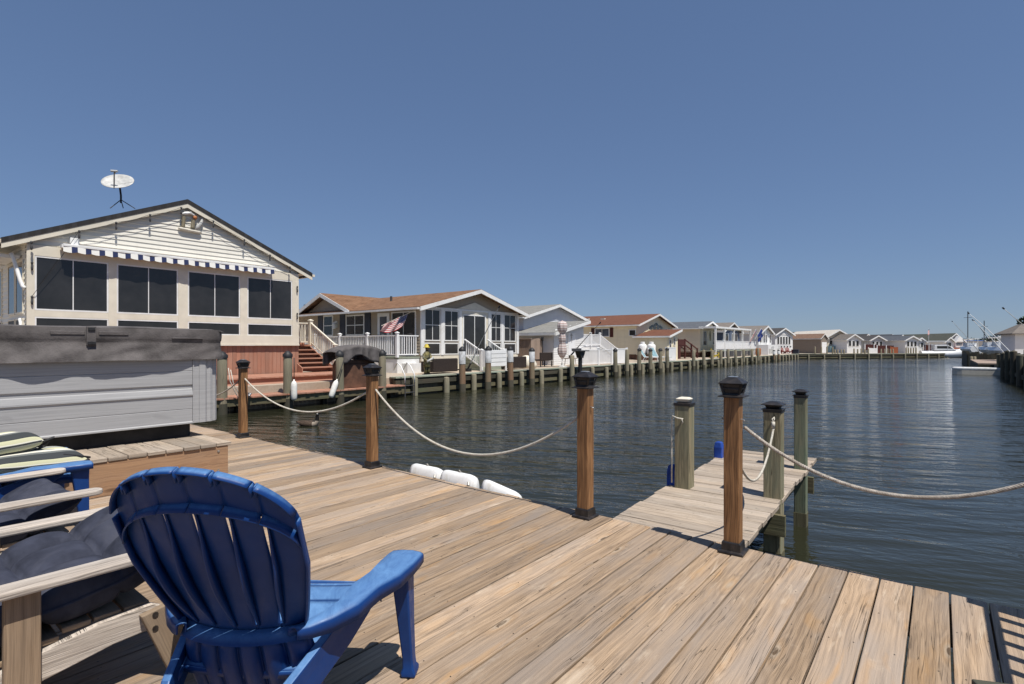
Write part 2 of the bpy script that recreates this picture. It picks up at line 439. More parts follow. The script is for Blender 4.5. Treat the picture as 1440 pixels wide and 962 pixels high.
M['sd_ltgrey'] = siding('light_grey_siding', (.52, .52, .53))
M['brownwall'] = siding('brown_shed_siding', (.26, .215, .175))
M['shutter'] = pm('navy_shutter', (.018, .024, .040), .5, .1, 8)

def stripes(name, a, b_, period, axis=0, edge=.5):
    m, nt, b = newmat(name); n = N(nt)
    uv = n.n('ShaderNodeSeparateXYZ', i_0=n.n('ShaderNodeTexCoord').outputs['UV']).outputs[axis]
    f = n.math('FRACT', n.math('MULTIPLY', uv, 1 / period))
    c = n.mix(n.math('GREATER_THAN', f, edge), a, b_)
    nt.links.new(c, b.inputs['Base Color']); b.inputs['Roughness'].default_value = .85; b.inputs['Specular IOR Level'].default_value = .15
    tc = n.n('ShaderNodeTexCoord').outputs['Object']
    n.bump(n.noise(tc, 300, 3, .6), .2, .003, b)
    return m
M['awning'] = stripes('awning_stripe', (.75, .74, .70), (.03, .04, .10), .30, 0, .58)

def pillowmat():
    m, nt, b = newmat('striped_cushion'); n = N(nt)
    uv = n.n('ShaderNodeSeparateXYZ', i_0=n.n('ShaderNodeTexCoord').outputs['UV']).outputs[0]
    c = n.ramp(uv, [(0, (.66, .64, .54)), (.2, (.30, .31, .29)), (.34, (.60, .58, .36)), (.46, (.68, .66, .58)), (.66, (.16, .17, .165)), (.78, (.05, .055, .058)), (.965, (.55, .54, .36)), (.99, (.66, .64, .54))], 'CONSTANT')
    nt.links.new(c, b.inputs['Base Color']); b.inputs['Roughness'].default_value = .9; b.inputs['Specular IOR Level'].default_value = .1
    tc = n.n('ShaderNodeTexCoord').outputs['Object']
    n.bump(n.noise(tc, 350, 3, .6), .25, .003, b)
    return m
M['pillow'] = pillowmat()
M['umbrella'] = stripes('umbrella_stripe', (.42, .32, .30), (.60, .54, .52), .14, 0, .5)

def flagmat():
    m, nt, b = newmat('flag_cloth'); n = N(nt)
    sp = n.n('ShaderNodeSeparateXYZ', i_0=n.n('ShaderNodeTexCoord').outputs['UV'])
    u, v = sp.outputs[0], sp.outputs[1]
    s = n.math('GREATER_THAN', n.math('FRACT', n.math('MULTIPLY', v, 6.5)), .5)
    c = n.mix(s, (.42, .04, .05), (.70, .68, .66))
    can = n.math('MULTIPLY', n.math('LESS_THAN', u, .4), n.math('GREATER_THAN', v, .46))
    fu = n.math('SUBTRACT', n.math('FRACT', n.math('MULTIPLY', u, 15)), .5)
    fv = n.math('SUBTRACT', n.math('FRACT', n.math('MULTIPLY', v, 10)), .5)
    st = n.math('LESS_THAN', n.math('ADD', n.math('MULTIPLY', fu, fu), n.math('MULTIPLY', fv, fv)), .06)
    c = n.mix(can, c, n.mix(st, (.03, .05, .17), (.7, .7, .7)))
    nt.links.new(c, b.inputs['Base Color']); b.inputs['Roughness'].default_value = .85
    return m
M['flag'] = flagmat()
def blueflag():
    m, nt, b = newmat('blue_flag_cloth'); n = N(nt)
    sp = n.n('ShaderNodeSeparateXYZ', i_0=n.n('ShaderNodeTexCoord').outputs['UV'])
    u = n.math('SUBTRACT', sp.outputs[0], .6); v = n.math('SUBTRACT', sp.outputs[1], .5)
    f = n.math('LESS_THAN', n.math('ADD', n.math('MULTIPLY', u, u), n.math('MULTIPLY', v, v)), .03)
    nt.links.new(n.mix(f, (.03, .06, .28), (.6, .62, .7)), b.inputs['Base Color']); b.inputs['Roughness'].default_value = .85
    return m
M['blueflag'] = blueflag()

def tubpanel():
    m, nt, b = newmat('grey_tub_panel'); n = N(nt)
    tc = n.n('ShaderNodeTexCoord').outputs['Object']
    g = n.noise(n.map(tc, (14, 1.6, 90)), 1.0, 5, .65, .3)
    c = n.mix(n.ramp(g, [(.3, 0.), (.7, 1.)]), (.30, .30, .305), (.40, .40, .405))
    sp = n.ramp(n.noise(n.map(tc, (3, 2.2, 5)), 1.0, 3, .5, .8), [(.64, 0.), (.69, .55)])
    c = n.mix(sp, c, (.28, .28, .285))
    nt.links.new(c, b.inputs['Base Color']); b.inputs['Roughness'].default_value = .5; b.inputs['Specular IOR Level'].default_value = .35
    n.bump(g, .25, .003, b)
    return m
M['tub'] = tubpanel()

def sand():
    m, nt, b = newmat('sandy_ground'); n = N(nt)
    tc = n.n('ShaderNodeTexCoord').outputs['Object']
    c = n.mix(n.ramp(n.noise(tc, .5, 6, .7), [(.35, 0.), (.65, 1.)]), (.34, .27, .20), (.46, .39, .31))
    c = n.mix(n.ramp(n.noise(tc, 14, 4, .7), [(.45, 0.), (.75, .5)]), c, (.26, .21, .16))
    nt.links.new(c, b.inputs['Base Color']); b.inputs['Roughness'].default_value = .95
    n.bump(n.noise(tc, 25, 4, .7), .4, .02, b)
    return m
M['sand'] = sand()

def watermat():
    m, nt, b = newmat('canal_water'); n = N(nt)
    tc = n.n('ShaderNodeTexCoord').outputs['Object']
    # world metres; ripples run mostly across the canal, with calmer and rougher patches
    rot = n.n('ShaderNodeVectorRotate', rotation_type='Z_AXIS', i_Vector=tc, i_Angle=R(-24)).outputs[0]
    w1 = n.noise(n.map(rot, (.42, 1.6, 1)), 1.25, 2, .5, .35)
    w2 = n.noise(n.map(rot, (1.0, 3.1, 1), (3, 7, 0)), 1.5, 3, .55, .4)
    w3 = n.noise(n.map(tc, (2.6, 5.5, 1)), 2.2, 3, .55, .3)
    patch = n.ramp(n.noise(n.map(rot, (.10, .22, 1)), 1.0, 3, .5, .3), [(.34, .35), (.64, 1.0)])
    h = n.math('ADD', n.math('MULTIPLY', w1, 1.6), n.math('ADD', n.math('MULTIPLY', w2, .62), n.math('MULTIPLY', w3, .21)))
    bp = nt.nodes.new('ShaderNodeBump'); bp.inputs['Distance'].default_value = .105
    nt.links.new(h, bp.inputs['Height']); nt.links.new(n.math('MULTIPLY', patch, .75), bp.inputs['Strength'])
    nt.links.new(bp.outputs[0], b.inputs['Normal'])
    c = n.mix(n.noise(tc, .15, 2, .5), (.017, .018, .010), (.023, .024, .014))
    nt.links.new(c, b.inputs['Base Color'])
    b.inputs['Roughness'].default_value = .05; b.inputs['IOR'].default_value = 1.333
    b.inputs['Specular IOR Level'].default_value = .5
    return m
M['water'] = watermat()

M['leaf'] = pm('dark_foliage', (.045, .07, .03), .8, .4, 3)
M['blueroof'] = pm('blue_roof', (.06, .12, .30), .5, .1, 3)
def goosemat():
    m, nt, b = newmat('goose_feathers'); n = N(nt)
    tc = n.n('ShaderNodeTexCoord').outputs['Object']
    a = n.n('ShaderNodeAttribute', attribute_name='rnd').outputs['Fac']
    nz = n.noise(n.map(tc, (25, 25, 60)), 1.0, 3, .6)
    br = n.mix(n.ramp(nz, [(.35, 0.), (.65, 1.)]), (.03, .02, .015), (.10, .07, .05))
    c = n.mix(n.math('GREATER_THAN', a, .25), br, (.30, .25, .20))
    c = n.mix(n.math('GREATER_THAN', a, .5), c, (.010, .009, .009))
    c = n.mix(n.math('GREATER_THAN', a, .75), c, (.55, .52, .46))
    nt.links.new(c, b.inputs['Base Color']); b.inputs['Roughness'].default_value = .75; b.inputs['Specular IOR Level'].default_value = .2
    return m
M['goose'] = goosemat()
SUN_E, SKY_E, EXPO, SUN_ELD, SUN_AZD = 4.8, .15, .25, 64, 14
SKY_AIR, SKY_DUST, SKY_OZ, SKY_SAT, SKY_HUE = 1.0, 0.0, 3.0, 1.0, .5
CHA, CHD = -.82, 1.60
RAILX = .622
# ------------------------------------------------------------------ camera, sky, sun
cam = bpy.data.cameras.new('camera'); co = bpy.data.objects.new('camera', cam); COL.objects.link(co)
co.location = (0, 0, 1.25); co.rotation_euler = (R(90), 0, math.atan(603 / 755))
cam.sensor_width = 36; cam.lens = 36 * 755 / 1440; cam.shift_y = 5 / 1440
cam.clip_start = .05; cam.clip_end = 6000
SC.camera = co
SUN_EL, SUN_AZ = R(SUN_ELD), R(-SUN_AZD)           # direction TO the sun, measured from +X
sd = Vector((math.cos(SUN_EL) * math.cos(SUN_AZ), math.cos(SUN_EL) * math.sin(SUN_AZ), math.sin(SUN_EL)))
sl = bpy.data.lights.new('sun', 'SUN'); sl.energy = SUN_E; sl.angle = R(.5); sl.color = (1, .95, .87)
so = bpy.data.objects.new('sun', sl); COL.objects.link(so); so.rotation_euler = sd.to_track_quat('Z', 'Y').to_euler(); so.location = (5, -2, 20)
w = bpy.data.worlds.new('World'); SC.world = w; w.use_nodes = True
wn = w.node_tree; bg = wn.nodes['Background']
sky = wn.nodes.new('ShaderNodeTexSky'); sky.sky_type = 'NISHITA'; sky.sun_disc = False
sky.sun_elevation = SUN_EL; sky.sun_rotation = math.pi / 2 - SUN_AZ
sky.altitude = 0; sky.air_density = SKY_AIR; sky.dust_density = SKY_DUST; sky.ozone_density = SKY_OZ
hs = wn.nodes.new('ShaderNodeHueSaturation'); hs.inputs['Saturation'].default_value = SKY_SAT; hs.inputs['Hue'].default_value = SKY_HUE
gm = wn.nodes.new('ShaderNodeGamma'); gm.inputs['Gamma'].default_value = .54
wn.links.new(sky.outputs[0], gm.inputs['Color']); tn = wn.nodes.new('ShaderNodeMix'); tn.data_type = 'RGBA'; tn.blend_type = 'MULTIPLY'; tn.inputs['Factor'].default_value = 1; tn.inputs['B'].default_value = (.57, .72, 1.0, 1)
wn.links.new(gm.outputs[0], tn.inputs['A']); wn.links.new(tn.outputs['Result'], hs.inputs['Color']); wn.links.new(hs.outputs[0], bg.inputs['Color'])
bg.inputs['Strength'].default_value = SKY_E
SC.view_settings.view_transform = 'Standard'; SC.view_settings.look = 'None'
SC.view_settings.exposure = EXPO; SC.view_settings.gamma = 1; SC.view_settings.use_curve_mapping = False

# ------------------------------------------------------------------ water and ground sheets
b = MB(); b.add([(-3000, -3000, -.6), (3000, -3000, -.6), (3000, 3000, -.6), (-3000, 3000, -.6)], [(0, 1, 2, 3)])
tag(b.build('water', M['water']), kind='structure')
b = MB()
b.prism([(-1500, -400), (-15.72, -400), (-15.72, 84.0), (-9.2, 92), (-1.2, 103.4), (5, 116), (12, 138), (1500, 160), (1500, 1500), (-1500, 1500)], -1.2, .06, 'z')
tag(b.build('ground', M['sand']), kind='structure')
b = MB()
b.prism([(3.5, 16), (600, 16), (600, 128), (12, 128), (5.2, 76), (3.5, 62)], -1.2, .08, 'z')
tag(b.build('terrain', M['sand']), kind='structure')

# ------------------------------------------------------------------ the deck we stand on
b = MB(); sc = MB()
x = .18 - .145 * 67
bx = []
while x < .8:
    y1 = 3.50 + random.uniform(-.012, .012); dz = random.uniform(-.002, .001)
    b.box(x + .003 + random.uniform(0, .0015), x + .142 - random.uniform(0, .0015), -3.4, y1, -.038 + dz, dz)
    bx.append((x, dz)); x += .145
dk = tag(b.build('deck', M['deck'], bevel=.0045), kind='structure')
for (x, dz) in bx:
    for j in range(9):
        yy = 3.455 - j * .405
        for q in (.03, .113):
            if random.random() < .25: continue
            cx, cy = x + q + random.uniform(-.010, .010), yy + random.uniform(-.02, .02)
            vs = [(cx + .0034 * math.cos(a * 1.047), cy + .0034 * math.sin(a * 1.047), dz + .0008) for a in range(6)]
            sc.add(vs, [tuple(range(6))])
sc.build('screw_heads', M['screw'], dk)
b = MB(); b.box(-9.5, .8, 3.42, 3.46, -.24, -.042); b.build('rim_joist', M['pier'], dk)
b = MB()
for k in range(8): b.box(-9.4 + k * 1.4, -9.26 + k * 1.4, 3.2, 3.34, -1.2, -.05)
b.build('support_post', M['wale'], dk)

# ------------------------------------------------------------------ ropes
def parab(p, q, low, n=60):
    """plane curve from p to q through the low point's height at its x fraction"""
    p, q, lw = Vector(p), Vector(q), Vector(low)
    d = (q - p); L2 = d.x * d.x + d.y * d.y
    t0 = ((lw.x - p.x) * d.x + (lw.y - p.y) * d.y) / L2
    # z = p.z + a t + b t^2 with z(1)=q.z z(t0)=low.z
    A = q.z - p.z; B = lw.z - p.z
    bb = (B - A * t0) / (t0 * t0 - t0); aa = A - bb
    return [Vector((p.x + d.x * t, p.y + d.y * t, p.z + aa * t + bb * t * t)) for t in [i / n for i in range(n + 1)]]
def rope_mesh(pts, r, pitch, n=6, per=9):
    """three strands twisted round each other"""
    b = MB(); L = [0]
    for i in range(1, len(pts)): L.append(L[-1] + (pts[i] - pts[i - 1]).length)
    tot = L[-1]; N_ = max(8, int(tot / pitch * per))
    dense = []; j = 0
    for i in range(N_ + 1):
        s_ = tot * i / N_
        while j < len(L) - 2 and L[j + 1] < s_: j += 1
        f = (s_ - L[j]) / max(1e-9, L[j + 1] - L[j]); dense.append((pts[j].lerp(pts[j + 1], f), s_))
    for k in range(3):
        out = []
        for i, (p, s_) in enumerate(dense):
            t = (dense[min(i + 1, N_)][0] - dense[max(i - 1, 0)][0]).normalized()
            u = t.cross(Vector((.31, .85, .2))).normalized(); v = t.cross(u)
            a = s_ / pitch * 2 * math.pi + k * 2.0944
            out.append(p + (u * math.cos(a) + v * math.sin(a)) * r * .52)
        b.tube(out, r * .56, n)
    return b
def rope(name, p, q, low, r, label, mat='rope', pitch=.045, group='ropes between the deck posts'):
    return mesh1(name, rope_mesh(parab(p, q, low), r, pitch), M[mat], label, 'rope', group, smooth=True)

# ------------------------------------------------------------------ deck posts
def deck_post(x, y, h, label, first=None, rz=0):
    if first:
        o = copy_tree(first); o.location = (x, y, 0); o.rotation_euler = (0, 0, rz); o['label'] = label; return o
    t = empty('deck_post', (x, y, 0), rz, label, 'post', 'capped posts along the deck edge')
    b = MB(); b.box(-.045, .045, -.045, .045, .012, h - .105, along=2); b.build('post', M['cedar'], t, bevel=.005)
    b = MB(); b.sqlathe([(.073, .001), (.073, .010), (.070, .016), (.056, .018), (.054, .062), (.050, .070), (.046, .070)]); b.build('base_skirt', M['blackmetal'], t, bevel=.002)
    b = MB(); z = h - .125
    b.sqlathe([(.047, z), (.047, z + .012), (.072, z + .006), (.072, z + .012), (.050, z + .020), (.048, z + .026)])
    for sx in (-1, 1):
        for sy in (-1, 1):
            b.bar((sx * .044, sy * .044, z + .024), (sx * .058, sy * .058, z + .082), .012, .012)
    b.sqlathe([(.040, z + .024), (.050, z + .08)])
    for (a, c) in (((-1, -1), (1, -1)), ((1, -1), (1, 1)), ((1, 1), (-1, 1)), ((-1, 1), (-1, -1))):
        b.bar((a[0] * .051, a[1] * .051, z + .055), (c[0] * .051, c[1] * .051, z + .055), .006, .008)
    b.sqlathe([(.056, z + .080), (.071, z + .086), (.071, z + .090), (.030, z + .122), (.026, z + .124)])
    c = b.build('cap', M['blackmetal'], t)
    b = MB(); b.box(-.024, .024, -.024, .024, z + .1242, z + .1275); b.build('solar_panel', M['solar'], c)
    for s_ in (-1, 1):
        b = MB(); b.tube([(s_ * .045, 0, h * .76), (s_ * .056, 0, h * .76), (s_ * .062, .008, h * .76 - .004), (s_ * .067, 0, h * .76 - .01), (s_ * .062, -.008, h * .76 - .004), (s_ * .057, 0, h * .76)], .003, 6)
        b.build('eye_screw', M['steel'], t)
    return t
p1 = deck_post(-7.41, 3.42, 1.06, 'brown deck post with black cap, nearest to the grey hot tub')
P = [p1, deck_post(-4.56, 3.41, 1.05, 'brown deck post with black cap left of the white edge bumpers', p1),
     deck_post(-2.03, 3.40, 1.04, 'brown deck post with black cap between the white bumpers and the pier', p1),
     deck_post(-.985, 3.385, 1.03, 'tallest brown deck post with black cap, in front of the small pier', p1, R(2)),
     deck_post(-9.8, 3.42, 1.05, 'brown deck post hidden behind the grey hot tub', p1)]
rope('rope', (-9.74, 3.42, .80), (-7.47, 3.42, .80), (-8.5, 3.42, .50), .009, 'slack pale rope running from the post behind the hot tub', 'ropegrey')
rope('rope', (-7.35, 3.42, .80), (-4.62, 3.41, .78), (-5.57, 3.42, .495), .010, 'slack white rope hanging in front of the swimming duck')
rope('rope', (-4.50, 3.41, .80), (-2.09, 3.40, .72), (-2.99, 3.40, .33), .010, 'slack white rope hanging behind the white edge bumpers')
rope('rope', (-.93, 3.425, .755), (.59, 3.44, .80), (-.10, 3.43, .475), .0105, 'twisted rope crossing the open water at the right of the deck', 'ropegrey', .036)

# railing out of frame on the right whose shadow falls on the deck
t = empty('deck_railing', (RAILX, 1.9, 0), 0, 'wooden deck railing along the right end of the deck, casting a striped shadow', 'railing')
b = MB(); b.box(-.02, .02, -2.2, 1.55, .905, .94); b.box(-.02, .02, -2.2, 1.55, .09, .13); b.build('rail', M['deck'], t)
b = MB(); b.box(-.05, .05, 1.41, 1.51, 0, 1.0); b.box(-.05, .05, -2.2, -2.1, 0, 1.0); b.build('post', M['cedar'], t)
b = MB()
for k in range(27): b.box(-.018, .018, 1.30 - k * .128, 1.336 - k * .128, .13, .90)
b.build('balusters', M['deck'], t)

# ------------------------------------------------------------------ finger pier
t = empty('finger_pier', (-1.44, 3.52, 0), R(2.0), 'narrow grey plank pier running out from the deck into the canal', 'pier')
b = MB()
y = .01
while y < 3.28:
    wd = .138 + random.uniform(-.002, .002)
    b.box(-.455 + random.uniform(-.012, .012), .465 + random.uniform(-.015, .012), y, y + wd, -.055, -.018 + random.uniform(-.003, .003), along=0); y += wd + .006
b.build('deck_boards', M['pier'], t, bevel=.004)
b = MB(); b.box(-.40, -.36, .0, 3.27, -.21, -.057); b.box(.33, .37, 0, 3.27, -.21, -.057); b.box(-.02, .02, 0, 3.27, -.21, -.057); b.build('stringers', M['wale'], t)
for y_ in (1.22, 2.80):
    b = MB(); b.box(-.52, .50, y_, y_ + .05, -.30, -.13); b.build('cross_beam', M['wale'], t)
b = MB()
for k in range(24):
    yy = .07 + k * .1415
    if yy < 3.2:
        for q in (-.38, .0, .35):
            vs = [(q + .004 * math.cos(a * 1.047), yy + .004 * math.sin(a * 1.047), -.0135) for a in range(6)]; b.add(vs, [tuple(range(6))])
b.build('screw_heads', M['screw'], t)
def pier_post(x, y, h, hw, label, capmat='blackmetal', tilt=0):
    t = empty('pier_post', (x, y, -.6), R(2), label, 'post', 'green treated posts of the small pier')
    b = MB(); b.box(-hw, hw, -hw, hw, -.9, h + .6, along=2); b.build('post', M['greenpost'], t, bevel=.008)
    b = MB(); b.box(-hw - .003, hw + .003, -hw - .003, hw + .003, -.3, .14, along=2); b.build('weed_band', M['wale'], t)
    b = MB(); z = h + .6; r = hw
    if capmat == 'blackmetal':
        b.sqlathe([(r + .004, z - .02), (r + .004, z), (r + .012, z + .001), (r + .012, z + .008), (r * .70, z + .012), (r * .86, z + .036), (r + .014, z + .040), (r + .014, z + .046), (r * .45, z + .068), (.01, z + .070)])
        b.build('cap', M['blackmetal'], t)
    else:
        b.sqlathe([(r + .006, z - .022), (r + .006, z + .002), (r * .72, z + .006), (r * .72, z + .012)])
        c = b.build('cap', M['blackmetal'], t)
        b = MB(); b.sqlathe([(r * .62, z + .012), (r * .84, z + .034), (r * .84, z + .040), (r * .5, z + .052)]); b.build('cap_top', M['offwhite'], c)
    return t
pier_post(-1.80, 4.735, .735, .068, 'green treated pier post with pale cracked cap on the left side of the pier', 'x')
pier_post(-1.094, 4.885, .715, .068, 'green treated pier post with black cap and a rope loop on its eye')
pier_post(-1.125, 6.17, .735, .056, 'slimmer green treated pier post at the far end of the pier')
b = MB(); b.sqlathe([(.035, -.5), (.045, -.45), (.045, .10), (.036, .15), (.02, .165)])
bp = mesh1('pier_bumper', b, M['blue2'], 'blue vinyl bumper on the pier side beside the pale capped post', 'bumper', 'blue pier bumpers', bevel=.01)
bp.location = (-1.915, 4.76, 0)
b2 = bp.copy(); COL.objects.link(b2); b2.location = (-1.965, 6.22, 0); b2['label'] = 'blue vinyl bumper at the far end of the pier'
# cord on the left pier post
b = MB(); b.tube([(-1.78, 4.655, .60), (-1.83, 4.645, .605), (-1.875, 4.655, .62), (-1.89, 4.665, .58), (-1.892, 4.67, .3), (-1.89, 4.668, .02)], .007, 8)
b.tube([(-1.79, 4.665, .60), (-1.785, 4.635, .60), (-1.775, 4.63, .575), (-1.785, 4.64, .56)], .005, 6)
mesh1('cord', b, M['rope'], 'white cord hanging down the pale capped pier post', 'cord', smooth=True)
pts = parab((-.99, 3.45, .585), (-1.075, 4.80, .575), (-1.03, 4.02, .30), 40)
rb = rope_mesh(pts, .0085, .04); rb.tube([(-1.075, 4.815, .66), (-1.068, 4.79, .645), (-1.076, 4.785, .62), (-1.085, 4.79, .645), (-1.075, 4.81, .655)], .005, 6)
rb.tube([(-1.076, 4.79, .625), (-1.076, 4.786, .575)], .014, 8)
mesh1('rope', rb, M['rope'], 'short white rope sagging from the eye on the green pier post', 'rope', smooth=True)

# ------------------------------------------------------------------ white bumpers on the deck edge
def bumper_mesh(L, lean=0.):
    b = MB()
    def sec(a):
        e = min(1, .55 + .45 * math.sin(math.pi * min(1, max(0, a * 6 if a < .5 else (1 - a) * 6)) / 2))
        return e
    rings = []
    for i in range(13):
        a = i / 12; e = sec(a)
        rings.append(((L * (a - .5), .055, -.05 - lean * a), .058 * (.55 + .45 * e), .135 * (.7 + .3 * e), (1, 0, 0)))
    b.loft(rings, 16)
    return b
fb = mesh1('dock_bumper', bumper_mesh(.42), M['whiteplastic'], 'white moulded dock bumper on the deck edge, leftmost of the three', 'bumper', 'white dock bumpers on the deck edge', smooth=True)
fb.location = (-3.90, 3.505, 0)
c = MB(); c.tube([(-.02, .055, .075), (.02, .055, .092), (.0, .055, .098)], .006, 6); c.tube([(.17, 0, .03), (.18, -.012, .005)], .012, 6); c.build('bolt', M['bolt'], fb)
f2 = copy_tree(fb); f2.location = (-3.465, 3.505, 0); f2['label'] = 'white moulded dock bumper on the deck edge, middle one touching its left neighbour'
b = bumper_mesh(.40, .07)
f3 = mesh1('dock_bumper', b, M['whiteplastic'], 'white dock bumper on the deck edge with a sloping end, nearest to the pier', 'bumper', 'white dock bumpers on the deck edge', smooth=True)
f3.location = (-2.955, 3.505, -.005)

# ------------------------------------------------------------------ hot tub platform
t = empty('tub_platform', (-5.4, 2.38, 0), 0, 'low wooden platform with orange brown fascia under the grey hot tub', 'platform')
b = MB()
yy = 0
k = 0
while yy > -2.9:
    b.box(-3.2, .014 + random.uniform(-.008, .006), yy - .138, yy - .002, .285, .321 + random.uniform(-.003, .002)); yy -= .142
b.build('top_boards', M['pier'], t, bevel=.006)
b = MB(); b.box(-.04, 0, -2.9, -.03, .004, .283); b.build('fascia_board', M['fascia'], t, bevel=.003)
b = MB(); b.box(-3.2, -.041, -.07, -.03, .004, .283); b.build('end_board', M['fascia'], t, bevel=.003)
b = MB()
for (y_, z_) in ((-.12, .24), (-.12, .06), (-1.55, .22)):
    b.tube([(0, y_, z_), (.007, y_, z_)], .011, 10)
b.build('bolt', M['bolt'], t)

# ------------------------------------------------------------------ hot tub
TX, TY0, TY1, TD = -5.93, .28, 2.50, 2.25
t = empty('hot_tub', (TX, (TY0 + TY1) / 2, .323), 0, 'large grey hot tub with a buckled charcoal cover on the wooden platform', 'hot tub')
hy = (TY1 - TY0) / 2; t.scale = (1, 1, .945)
def rr(hx, hy_, r, n=6):
    o = []
    for (sx, sy, a0) in ((1, 1, 0), (-1, 1, 90), (-1, -1, 180), (1, -1, 270)):
        for i in range(n + 1):
            a = R(a0 + 90 * i / n); o.append((sx * (hx - r) + r * math.cos(a), sy * (hy_ - r) + r * math.sin(a)))
    return o
cx = -TD / 2
b = MB(); b.prism([(cx + p[0], p[1]) for p in rr(TD / 2 - .09, hy - .22, .12)], .0, .15, 'z'); b.build('base', M['tubblack'], t)
b = MB(); b.prism([(cx + p[0], p[1]) for p in rr(TD / 2 - .02, hy - .02, .14)], .152, .94, 'z'); b.build('shell', M['tub'], t)
# moulded front panel : a profile in (x, z) swept along the front
prof = [(.0, .145), (.014, .150), (.014, .163), (.002, .172), (.004, .30), (-.001, .305), (.004, .310), (.006, .435), (.017, .450), (.017, .462), (.004, .515), (-.008, .522), (-.008, .550), (.004, .566), (.004, .705), (-.001, .71), (.004, .715), (.004, .90)]
b = MB()
pv = prof + [(-.05, .90), (-.05, .145)]
b.prism([(p[0], p[1]) for p in pv], -hy + .16, hy - .27, 'y')
b.build('front_panel', M['tub'], t)
b = MB()
out = [(-.30, hy - .0)]
fl = []
for i in range(11):                                            # fluted rounded corner
    a = R(90 - 90 * i / 10)
    fl.append((-.15 + .15 * math.cos(a), hy - .15 + .15 * math.sin(a)))
cp = []
for i, p in enumerate(fl):
    nx, ny = (p[0] + .15) / .15, (p[1] - (hy - .15)) / .15
    r = .012 if i % 3 else -.004
    cp.append((p[0] + nx * r, p[1] + ny * r))
b.prism([(-.32, hy - .06), (-.32, hy + .008)] + cp + [(.010, hy - .19), (.010, hy - .205), (.002, hy - .208), (.002, hy - .255), (.012, hy - .258), (.012, hy - .268), (-.04, hy - .268)], .150, .925, 'z')
b.build('corner_post', M['tub'], t)
# cover: padded top with a skirt that hangs in folds
b = MB()
def ctop(u, v):
    x_ = .035 - (TD + .07) * v; y_ = (u - .5) * (2 * hy + .05)
    e = min(1, min(u, 1 - u) * 22) ; e2 = min(1, min(v, 1 - v) * 22)
    z_ = 1.168 - .018 * (1 - e) - .018 * (1 - e2) + .012 * math.sin(math.pi * v) + .006 * math.sin(y_ * 5) - .010 * math.exp(-(y_ / .03) ** 2)
    return (cx * 0 + x_, y_, z_)
b.grid(ctop, 48, 24)
def ring(s_):
    hx2, hy2 = TD / 2 + .035, hy + .025
    pts = rr(hx2, hy2, .09, 5); n = len(pts)
    L = [0]
    for i in range(n): L.append(L[-1] + math.dist(pts[i], pts[(i + 1) % n]))
    d = s_ * L[-1] % L[-1]
    for i in range(n):
        if d <= L[i + 1]:
            f = (d - L[i]) / (L[i + 1] - L[i]); a, c_ = pts[i], pts[(i + 1) % n]
            return (cx + a[0] + (c_[0] - a[0]) * f, a[1] + (c_[1] - a[1]) * f)
    return (cx + pts[0][0], pts[0][1])
def cskirt(u, v):
    x_, y_ = ring(u)
    dx, dy = x_ - cx, y_
    l = math.hypot(dx, dy); 
    nx, ny = (1, 0) if x_ > -.03 else ((0, 1 if y_ > 0 else -1) if abs(y_) > hy else (-1, 0))
    bul = .055 * math.exp(-((y_ + .02) / .75) ** 2) if nx == 1 else .02
    fold = .022 * noise.noise(Vector((y_ * 3.1 + v * 2.2, x_ * 3, v * 1.4))) + .008 * noise.noise(Vector((y_ * 9 + v * 6, x_ * 9, v * 3))) + .010 * math.sin(y_ * 9 + v * 5.5 * (1 if y_ < 0 else -1)) * math.exp(-(y_ / .5) ** 2)
    vv = max(0, (v - .36) / .64)
    o = (.004 if v < .36 else -.004) + (bul * vv ** 1.1 + fold * min(1, vv * 2.5)) + .006 * math.sin(math.pi * min(1, v / .36)) * (1 if v < .36 else 0)
    z_ = 1.152 - .125 * v / .36 if v < .36 else 1.027 - .195 * vv
    if v > .95: z_ += .012 * noise.noise(Vector((y_ * 2.3, x_ * 2.3, 3)))
    return (x_ + nx * o, y_ + ny * o, z_)
b.grid(cskirt, 220, 18)
cv = b.build('cover', M['tarp'], t, smooth=True)
for (y0, y1, z_) in ((-.28, -.045, 1.085), (.055, .28, 1.085), (1.0 - .46 + .1, .92, 1.055)):
    b = MB(); b.box(.040, .052, y0, y1, z_ - .004, z_ + .030 if y1 < .5 else z_ + .008)
    b.build('handle', M['tarp'], cv, bevel=.004)
b = MB(); b.box(.040, .060, -.035, .035, .98, 1.16); b.build('strap', M['tarp'], cv, bevel=.004)
b = MB(); b.box(.060, .072, -.03, .03, .99, 1.02); b.box(.060, .070, -.026, .026, 1.12, 1.15)
b.build('buckle', M['black'], cv, bevel=.003)

